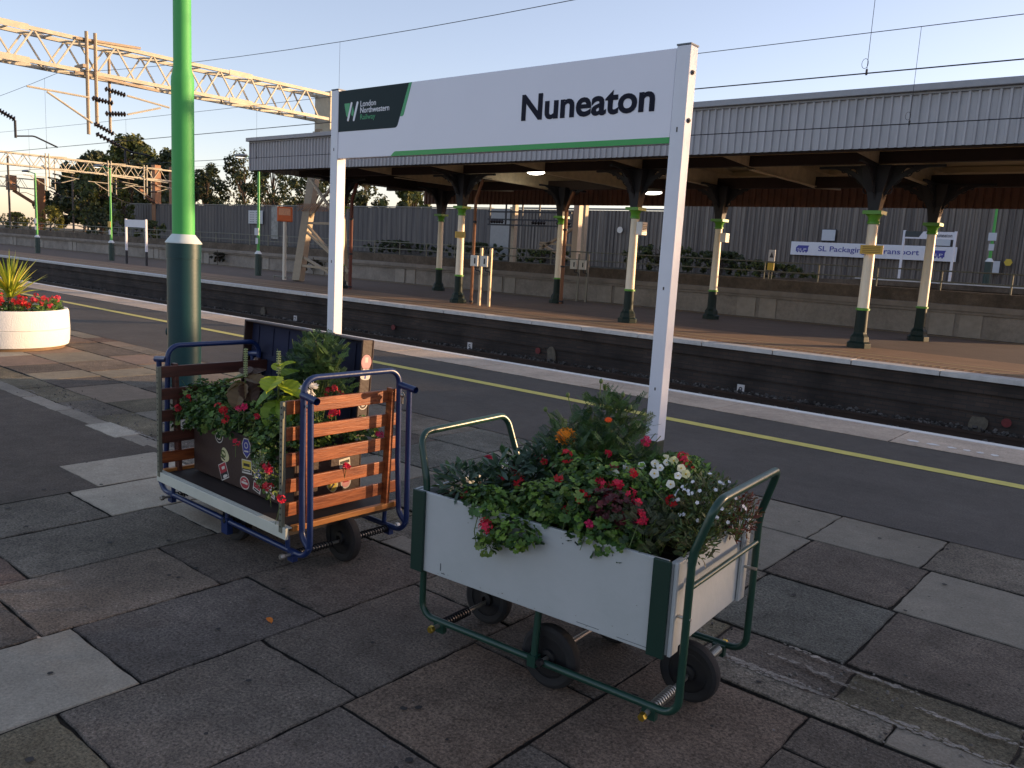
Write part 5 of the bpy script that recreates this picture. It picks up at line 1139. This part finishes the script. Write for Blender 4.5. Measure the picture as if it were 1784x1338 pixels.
p = plant('ivy_geranium', 'bright leaved geranium with red blooms filling the middle front of the pale box', 'plant', 'plants in the pale box trolley', (-1.6, 2.4, 0.6), [((-1.62, 2.34, 0.71), (0.17, 0.11, 0.11)), ((-1.47, 2.33, 0.66), (0.14, 0.09, 0.09)), ((-1.66, 2.48, 0.76), (0.13, 0.1, 0.11))], 'round', 560, 0.040, GE+GL[1:], rr)
for q, c in (((-1.795, 2.50, 0.845), H(222, 40, 60)), ((-1.57, 2.30, 0.775), REDF), ((-1.335, 2.30, 0.757), H(190, 14, 60))): cluster(p, q, c, rr=rr)
p = plant('red_leaved_geranium', 'dark red-leaved geranium in the centre of the pale box', 'plant', 'plants in the pale box trolley', (-1.48, 2.38, 0.62), [((-1.48, 2.36, 0.735), (0.11, 0.08, 0.08))], 'round', 190, 0.036, [H(92, 34, 38), H(70, 28, 34), H(60, 66, 40)], rr)
for q in ((-1.586, 2.42, 0.805), (-1.559, 2.42, 0.795), (-1.506, 2.42, 0.812), (-1.439, 2.40, 0.793), (-1.40, 2.38, 0.779), (-1.499, 2.36, 0.768)): cluster(p, q, CRI, 0.018, 6, rr=rr)
p = plant('marigold_bush', 'tall feathery marigold bush, highest in the pale box, with one orange bloom', 'plant', 'plants in the pale box trolley', (-1.83, 2.74, 0.6), [((-1.90, 2.74, 0.80), (0.17, 0.14, 0.15)), ((-1.80, 2.80, 0.93), (0.15, 0.13, 0.13)), ((-1.72, 2.72, 0.82), (0.14, 0.13, 0.16)), ((-1.80, 2.62, 0.78), (0.17, 0.10, 0.12)), ((-1.60, 2.72, 0.76), (0.12, 0.12, 0.12))], 'fea', 720, 0.072, TGp+GE[:2]+[H(86, 108, 50)], rr, up=0.6)
bloom(p, (-1.888, 2.62, 0.886), H(252, 150, 18), 0.046, 15, Vector((0.35, -0.55, 0.7)), 5, None, rr, 'orange_bloom', 0.28)
bloom(p, (-1.72, 2.66, 0.978), H(240, 96, 24), 0.017, 10, Vector((0.25, -0.45, 0.85)), 2, None, rr, 'orange_bud', 0.28)
for q in ((-1.98, 2.74, 1.03), (-1.84, 2.80, 1.08), (-1.75, 2.80, 1.06), (-1.70, 2.78, 1.02), (-1.86, 2.80, 1.10), (-2.03, 2.66, 0.97)):
    b = MB(); e = Vector(q)-p.location; b.tube([e*0.55+Vector((0, 0, 0.02)), e], 0.002, 4, cap=False); b.sphere(e, 0.0085, 8, 6, sq=(1, 1, 1.3)); obj('flower_bud', b, STEM, p)
p = plant('geranium', 'geranium with crimson star flowers near the foot of the tall signpost', 'plant', 'plants in the pale box trolley', (-1.55, 2.75, 0.6), [((-1.58, 2.62, 0.76), (0.13, 0.1, 0.11)), ((-1.45, 2.80, 0.80), (0.10, 0.10, 0.08))], 'round', 260, 0.036, GE+GL, rr)
for q, c in (((-1.61, 2.55, 0.83), MAG), ((-1.599, 2.75, 0.90), MAG), ((-1.41, 2.72, 0.87), H(226, 40, 76)), ((-1.385, 2.70, 0.86), H(216, 60, 60)), ((-1.43, 2.74, 0.878), H(220, 40, 90))): cluster(p, q, c, 0.020, 8, rr=rr)
p = plant('white_viola', 'clump of white violas in the sunlit back right of the pale box', 'plant', 'plants in the pale box trolley', (-1.38, 2.68, 0.6), [((-1.45, 2.72, 0.80), (0.10, 0.1, 0.08)), ((-1.36, 2.68, 0.79), (0.11, 0.11, 0.09)), ((-1.40, 2.54, 0.74), (0.10, 0.09, 0.09))], 'dia', 620, 0.036, GL+GE, rr)
for q, c, r_ in (((-1.584, 2.6, 0.827), H(240, 238, 230), 0.018), ((-1.532, 2.62, 0.843), H(240, 238, 230), 0.016), ((-1.489, 2.64, 0.856), H(240, 236, 220), 0.017), ((-1.452, 2.66, 0.865), H(240, 236, 220), 0.014), ((-1.434, 2.68, 0.872), H(236, 228, 170), 0.019), ((-1.479, 2.7, 0.87), H(236, 226, 190), 0.016), ((-1.444, 2.6, 0.857), H(240, 238, 230), 0.015), ((-1.359, 2.6, 0.873), H(236, 226, 190), 0.017), ((-1.342, 2.5, 0.836), H(240, 236, 220), 0.017), ((-1.343, 2.55, 0.858), H(240, 238, 230), 0.015), ((-1.437, 2.55, 0.845), H(240, 238, 230), 0.019), ((-1.569, 2.5, 0.825), H(240, 236, 220), 0.016), ((-1.339, 2.6, 0.856), H(236, 228, 170), 0.018)):
    bloom(p, q, c, r_, 5, Vector((0.45, -0.75, 0.45)), 1, H(220, 190, 60), rr, 'viola_flower', 0.62)
p = plant('lobelia', 'fine-stemmed white lobelia at the right end of the pale box behind the handle', 'plant', 'plants in the pale box trolley', (-1.24, 2.58, 0.6), [((-1.24, 2.58, 0.76), (0.11, 0.13, 0.12)), ((-1.20, 2.44, 0.70), (0.08, 0.10, 0.08))], 'lance', 640, 0.040, [H(92, 104, 52), H(70, 88, 46), H(84, 80, 48), H(56, 76, 42)], rr, up=0.8)
f = MB()
for i in range(46):
    v = Vector((rr.gauss(0, 1), rr.gauss(-0.3, 1), abs(rr.gauss(0.3, 1)))).normalized(); q = Vector((0.01, 0.0, 0.15))+Vector((v.x*0.12, v.y*0.15, v.z*0.13)); petal_disc(f, q, v+Vector((0.2, -0.5, 0.2)), 0.0075, 5, H(226, 226, 232), rr=rr)
tag(obj('small_white_flowers', f, PET, p), kind='stuff')
p = plant('lavender', 'grey feathery herb at the front right corner inside the pale box', 'plant', 'plants in the pale box trolley', (-1.34, 2.38, 0.6), [((-1.36, 2.38, 0.69), (0.13, 0.10, 0.08)), ((-1.30, 2.48, 0.72), (0.10, 0.10, 0.08))], 'fea', 300, 0.045, [H(74, 84, 58), H(90, 94, 60), H(54, 66, 48)], rr, up=0.6)
p = plant('bronze_shrublet', 'bronze-red twiggy plant in the far right corner of the pale box', 'plant', 'plants in the pale box trolley', (-1.20, 2.78, 0.6), [((-1.20, 2.76, 0.70), (0.07, 0.11, 0.09))], 'lance', 260, 0.036, [H(110, 60, 44), H(90, 74, 42), H(96, 50, 40)], rr, up=0.7)
p = plant('ivy_geranium', 'loose red-flowered geranium shoots rising through the middle of the pale box', 'plant', 'plants in the pale box trolley', (-1.75, 2.55, 0.6), [((-1.78, 2.56, 0.79), (0.16, 0.09, 0.08)), ((-1.55, 2.52, 0.78), (0.13, 0.09, 0.08))], 'round', 200, 0.036, GE+GL, rr)
for q in ((-2.02, 2.40, 0.73), (-1.72, 2.36, 0.80), (-1.90, 2.50, 0.80), (-1.66, 2.58, 0.87), (-1.48, 2.48, 0.85), (-1.62, 2.28, 0.72), (-1.42, 2.34, 0.74), (-1.52, 2.28, 0.69), (-1.30, 2.44, 0.80)): cluster(p, q, rr.choice([REDF, CRI, CRI, MAG]), rr.uniform(0.010, 0.018), 5, rr=rr)
p = plant('trailing_filler', 'dark low foliage covering the soil of the pale box trolley', 'plant', 'plants in the pale box trolley', (-1.7, 2.6, 0.6), [((-2.0, 2.62, 0.65), (0.22, 0.18, 0.06)), ((-1.6, 2.45, 0.64), (0.25, 0.18, 0.06)), ((-1.35, 2.65, 0.66), (0.18, 0.22, 0.08))], 'round', 480, 0.036, [H(34, 52, 30), H(26, 42, 26)], rr)

# -- blue slatted trolley and trunk
p = plant('ivy_geranium', 'red flowered geranium tumbling over the left end of the trunk on the blue trolley', 'plant', 'plants on the blue trolley', (-4.2, 2.45, 0.55), [((-4.30, 2.42, 0.68), (0.16, 0.12, 0.11)), ((-4.12, 2.38, 0.645), (0.19, 0.10, 0.09)), ((-4.42, 2.38, 0.58), (0.07, 0.10, 0.11)), ((-3.95, 2.35, 0.62), (0.16, 0.07, 0.09)), ((-4.2, 2.34, 0.60), (0.16, 0.06, 0.08)), ((-4.15, 2.50, 0.72), (0.2, 0.1, 0.08))], 'round', 640, 0.042, GE, rr)
for q, c in (((-4.303, 2.33, 0.688), REDF), ((-4.365, 2.31, 0.623), H(190, 30, 44)), ((-3.914, 2.29, 0.711), H(200, 40, 40)), ((-3.849, 2.28, 0.707), REDF), ((-3.796, 2.26, 0.666), REDF)): cluster(p, q, c, 0.020, 8, rr=rr)
p = plant('ivy_geranium', 'geranium spilling down the right end of the trunk behind the wooden slats', 'plant', 'plants on the blue trolley', (-3.6, 2.45, 0.55), [((-3.70, 2.38, 0.66), (0.17, 0.10, 0.10)), ((-3.50, 2.34, 0.62), (0.13, 0.09, 0.11)), ((-3.6, 2.5, 0.74), (0.2, 0.1, 0.08)), ((-3.38, 2.50, 0.64), (0.12, 0.16, 0.11)), ((-3.40, 2.27, 0.46), (0.07, 0.05, 0.12)), ((-3.30, 2.75, 0.62), (0.08, 0.12, 0.09)), ((-3.45, 2.26, 0.56), (0.08, 0.04, 0.08))], 'round', 760, 0.040, GE, rr)
for q, c, r_ in (((-3.741, 2.300, 0.728), MAG, 0.013), ((-3.683, 2.300, 0.750), MAG, 0.013), ((-3.539, 2.280, 0.723), CRI, 0.011), ((-3.681, 2.250, 0.567), CRI, 0.017), ((-3.368, 2.220, 0.517), CRI, 0.020), ((-3.342, 2.220, 0.498), CRI, 0.018), ((-3.311, 2.200, 0.425), REDF, 0.025), ((-3.176, 2.180, 0.407), CRI, 0.017), ((-3.394, 2.600, 0.844), H(150, 14, 40), 0.020), ((-3.371, 2.620, 0.858), H(160, 16, 40), 0.018), ((-3.352, 2.650, 0.829), H(150, 14, 40), 0.018), ((-3.228, 2.500, 0.766), CRI, 0.018), ((-3.198, 2.500, 0.776), CRI, 0.018), ((-3.194, 2.780, 0.628), MAG, 0.020), ((-3.166, 2.550, 0.505), CRI, 0.014)): cluster(p, q, c, r_, 8, rr=rr)
p = plant('trailing_alyssum', 'small white-flowered trailing plant hanging at the front right of the trunk', 'plant', 'plants on the blue trolley', (-3.42, 2.24, 0.5), [((-3.40, 2.215, 0.49), (0.05, 0.03, 0.09))], 'dia', 130, 0.024, [H(120, 140, 80), H(150, 160, 130)], rr)
p = thing('coleus', (-3.865, 2.42, 0.60), 'brown crinkled coleus with an upright flower spike on the trunk', 'plant', 'plants on the blue trolley')
def coleus(t, top, pal, leaves, spike, rr):
    st = MB(); st.tube([(0, 0, -0.05), (0.0, 0, top*0.5), (0.0, 0, top)], 0.005, 6); obj('stem', st, STEM, t)
    for (az, el, z, s, ci) in leaves:
        f = MB(); d = Vector((cos(az)*cos(el), sin(az)*cos(el), sin(el))); nn = Vector((-cos(az)*sin(el), -sin(az)*sin(el), cos(el)))+Vector((0.1, -0.25, 0.1)); leaf(f, 'big', Vector((0, 0, z))+d*0.02, nn, d, s, pal[ci]); obj('leaf', f, PL, t)
    sp = MB()
    sp.tube([(0, 0, top), (0.0, 0, top+spike)], 0.0022, 5)
    for i in range(int(spike/0.012)):
        for k in range(5):
            a = k*1.26+i*0.5; c = (0.008*cos(a), 0.008*sin(a), top+0.01+i*0.012); sp.sphere(c, 0.0042, 5, 4)
    obj('flower_spike', sp, mat('spike', H(150, 160, 110), 0.6), t)
coleus(p, 0.26, [H(104, 82, 50), H(78, 54, 38), H(110, 120, 60)], [(-1.2, -0.75, 0.25, 0.15, 0), (0.1, 0.1, 0.26, 0.12, 0), (1.6, 0.3, 0.26, 0.11, 1), (3.3, -0.15, 0.26, 0.13, 2), (-2.4, -0.4, 0.24, 0.11, 2), (-0.3, -0.5, 0.24, 0.13, 1), (2.5, 0.5, 0.26, 0.09, 1), (-1.9, -0.9, 0.2, 0.1, 0)], 0.16, rr)
p = thing('coleus', (-3.565, 2.42, 0.62), 'lime yellow coleus with broad leaves left of the blue handle', 'plant', 'plants on the blue trolley')
LM_ = [H(150, 168, 40), H(122, 150, 42), H(96, 130, 44)]
coleus(p, 0.30, LM_, [(-1.0, 0.1, 0.28, 0.14, 0), (0.2, -0.2, 0.26, 0.14, 0), (3.1, -0.1, 0.24, 0.14, 0), (-2.2, -0.5, 0.22, 0.13, 2), (-1.1, -0.8, 0.18, 0.15, 1), (0.4, -0.9, 0.2, 0.15, 1), (1.7, 0.2, 0.28, 0.12, 1), (-0.4, -0.6, 0.15, 0.13, 2), (-2.9, -0.7, 0.16, 0.11, 1), (2.6, 0.6, 0.30, 0.08, 0), (-0.6, 0.7, 0.33, 0.07, 0), (1.0, 0.5, 0.33, 0.07, 0)], 0.12, rr)
p = plant('marigold_bush', 'bushy green feathery plant standing before the open trunk lid', 'plant', 'plants on the blue trolley', (-3.58, 2.66, 0.55), [((-3.62, 2.66, 0.92), (0.19, 0.11, 0.13)), ((-3.52, 2.64, 1.02), (0.14, 0.09, 0.09)), ((-3.50, 2.66, 0.86), (0.16, 0.10, 0.10)), ((-3.68, 2.64, 0.80), (0.12, 0.1, 0.10))], 'fea', 520, 0.075, TGp+[H(74, 100, 50)], rr, up=0.8)
p = thing('white_begonia', (-3.299, 2.42, 0.655), 'ruffled white bloom beside the blue handle of the slatted trolley', 'plant', 'plants on the blue trolley')
b = MB()
for i in range(60):
    v = Vector((rr.gauss(0, 1), rr.gauss(-0.3, 1), rr.gauss(0.3, 1))).normalized(); leaf(b, 'dia', Vector((0.0, 0.0, 0.235))+v*0.012, v.orthogonal()+v*0.3, v, 0.044*rr.uniform(0.7, 1.1), H(222, 220, 216))
obj('bloom', b, PET, p); b = MB(); b.tube([(0, 0, 0), (0, 0, 0.22)], 0.003, 5); obj('stem', b, STEM, p)

# ================================================================ round white tub with yucca
TU = thing('planter_tub', (-12.10, 4.08, 0), 'big round white roughcast tub at the left edge, its right side in full sun', 'planter')
TW = mat('roughcast_white', H(226, 226, 222), 0.8, var=0.05, vscale=6, bump=0.55, bscale=55)
b = MB(); b.lathe([(0.80, 0.035), (0.845, 0.045), (0.862, 0.10), (0.872, 0.255), (0.862, 0.262)], 64); obj('lower_ring', b, TW, TU)
b = MB(); b.lathe([(0.858, 0.263), (0.872, 0.27), (0.86, 0.48), (0.845, 0.515), (0.80, 0.515), (0.78, 0.49), (0.78, 0.40)], 64); obj('upper_ring', b, TW, TU)
b = MB(); b.lathe([(0.79, -0.01), (0.79, 0.05)], 48); obj('plinth', b, mat('plinth_brown', H(120, 96, 70), 0.8, var=0.2), TU)
b = MB(); b.lathe([(0.779, 0.42), (0.4, 0.46), (0.001, 0.47)], 40); obj('soil', b, SOIL, TU)
TU.scale = (0.79, 0.79, 1.0)
Y = thing('yucca', (-12.10, 4.08, 0.45), 'spiky yellow-green yucca rising from the round white tub', 'plant')
f = MB(); rr = random.Random(5)
for i in range(76):
    a = rr.uniform(0, 2*pi); el = rr.uniform(0.35, 1.5); L_ = rr.uniform(0.42, 0.66); w = rr.uniform(0.017, 0.028); z0 = 0.20+rr.uniform(-0.05, 0.08)
    d = Vector((cos(a)*cos(el), sin(a)*cos(el), sin(el))); u = Vector((-sin(a), cos(a), 0)); n_ = u.cross(d); col = shade(rr.choice([H(224, 214, 80), H(204, 204, 70), H(150, 168, 60), H(214, 204, 104)]), 0.1); pts = []
    for k in range(6):
        t_ = k/5; ww = w*(1-t_)**0.6*(0.6+1.2*t_ if t_ < 0.4 else 1.08); c = Vector((0, 0, z0))+d*L_*t_+Vector((0, 0, -0.10*t_*t_*cos(el))); pts.append((c-u*ww, c+n_*ww*-0.5, c+u*ww))
    for k in range(5):
        for (m0, m1) in ((0, 1), (1, 2)): f.poly([pts[k][m0], pts[k][m1], pts[k+1][m1], pts[k+1][m0]], col, True)
obj('blades', f, PL, Y)
b = MB(); b.tube([(0, 0, -0.02), (0, 0, 0.2)], 0.035, 8); obj('trunk', b, BARK, Y)
def tubplant(name, label, a0, a1, cols, n, pal, dome=0.10, hr=0.03, r0=0.36, r1=0.62, grp='bedding plants in the round tub'):
    am = (a0+a1)/2; c = Vector((-12.10+0.49*cos(am), 4.08+0.49*sin(am), 0.45)); blobs = []
    for k in range(4):
        a = a0+(a1-a0)*(k+0.5)/4; blobs.append(((-12.10+0.50*cos(a), 4.08+0.50*sin(a), 0.52), (0.14, 0.14, dome)))
    t = plant(name, label, 'plant', grp, tuple(c), blobs, 'round', 300, 0.042, pal, rr)
    for k in range(n):
        a = rr.uniform(a0, a1); q = rr.uniform(r0, r1); cluster(t, (-12.10+q*cos(a), 4.08+q*sin(a), 0.54+rr.uniform(0.02, dome)), rr.choice(cols), hr*0.85, 9, rr, fr=0.018)
    return t
RB = [H(206, 24, 34), H(190, 18, 30), H(214, 40, 40)]
tubplant('red_geranium', 'dense scarlet flowers at the front centre of the round tub', -0.75, 0.15, RB, 20, GE, 0.12, 0.045)
tubplant('red_geranium', 'crimson flowers at the left front of the round tub', -2.2, -1.15, [H(170, 14, 44)], 12, GE, 0.12, 0.04)
tubplant('pink_geranium', 'salmon pink flowers along the sunlit right rim of the round tub', 0.35, 1.6, [H(226, 80, 80), H(220, 60, 90)], 12, GL, 0.13)
tubplant('red_geranium', 'flowers at the back of the round tub behind the yucca', 1.7, 3.9, [H(206, 60, 60), H(190, 30, 50)], 12, GE, 0.13)
tubplant('white_alyssum', 'small white flower patch with one orange bloom at the front of the round tub', -1.15, -0.78, [H(220, 220, 222)], 7, [H(60, 80, 48)], 0.10, 0.03)

# fallen leaves and litter on the paving
for i, (x, y, c, lab) in enumerate(((-2.86, 1.90, H(206, 120, 40), 'single orange fallen leaf on the paving in front of the blue trolley'), (-3.30, 1.16, H(170, 160, 150), 'tiny pale scrap on the light slab at bottom left'), (-1.35, 4.55, H(70, 60, 52), 'curled brown leaf on the paving right of the pale box trolley'))):
    b = MB(); leaf(b, 'big', (0, 0, 0.012), (0.1, 0.1, 1), (cos(i*2), sin(i*2), 0.1), 0.035 if i == 0 else 0.022, c)
    o = obj('fallen_leaf', b, PL); o.location = (x, y, 0.0); tag(o, lab, 'leaf')

# ================================================================ unseen blockers added outside the view to cast shade
YB = brick_mat('blocker_brick', (0.10, 0.05, 0.035), (0.14, 0.07, 0.05), (0.12, 0.10, 0.09))
GW = thing('shade_blocker_wall', (6.0, 27.0, 1.1), 'stepped shade blocker added unseen across the tracks, off to the right', 'wall')  # added unseen, stepped to keep low sun off the near paving
b = MB(); b.box(0, 3.6, 0, 0.3, -2.2, 2.38); obj('low_blocker', b, YB, GW)
b = MB(); b.box(3.61, 50, 0, 0.3, -2.2, 3.34); obj('high_blocker', b, YB, GW)
PF = thing('shade_blocker_slats', (14.0, 27.15, 4.44), 'palisade added out of view above the shade blocker, off to the right', 'fence')  # added unseen slats that let only part of the sun through
for (xa, xb) in ((0, 1.35), (3.0, 8.5)):
    b = MB(); x = xa
    while x < xb: b.box(x, x+0.060, -0.01, 0.01, 0, 3.2); x += 0.10
    b.box(xa, xb, 0.012, 0.04, 0.4, 0.45); b.box(xa, xb, 0.012, 0.04, 2.6, 2.65); obj('slatting', b, GALV, PF)
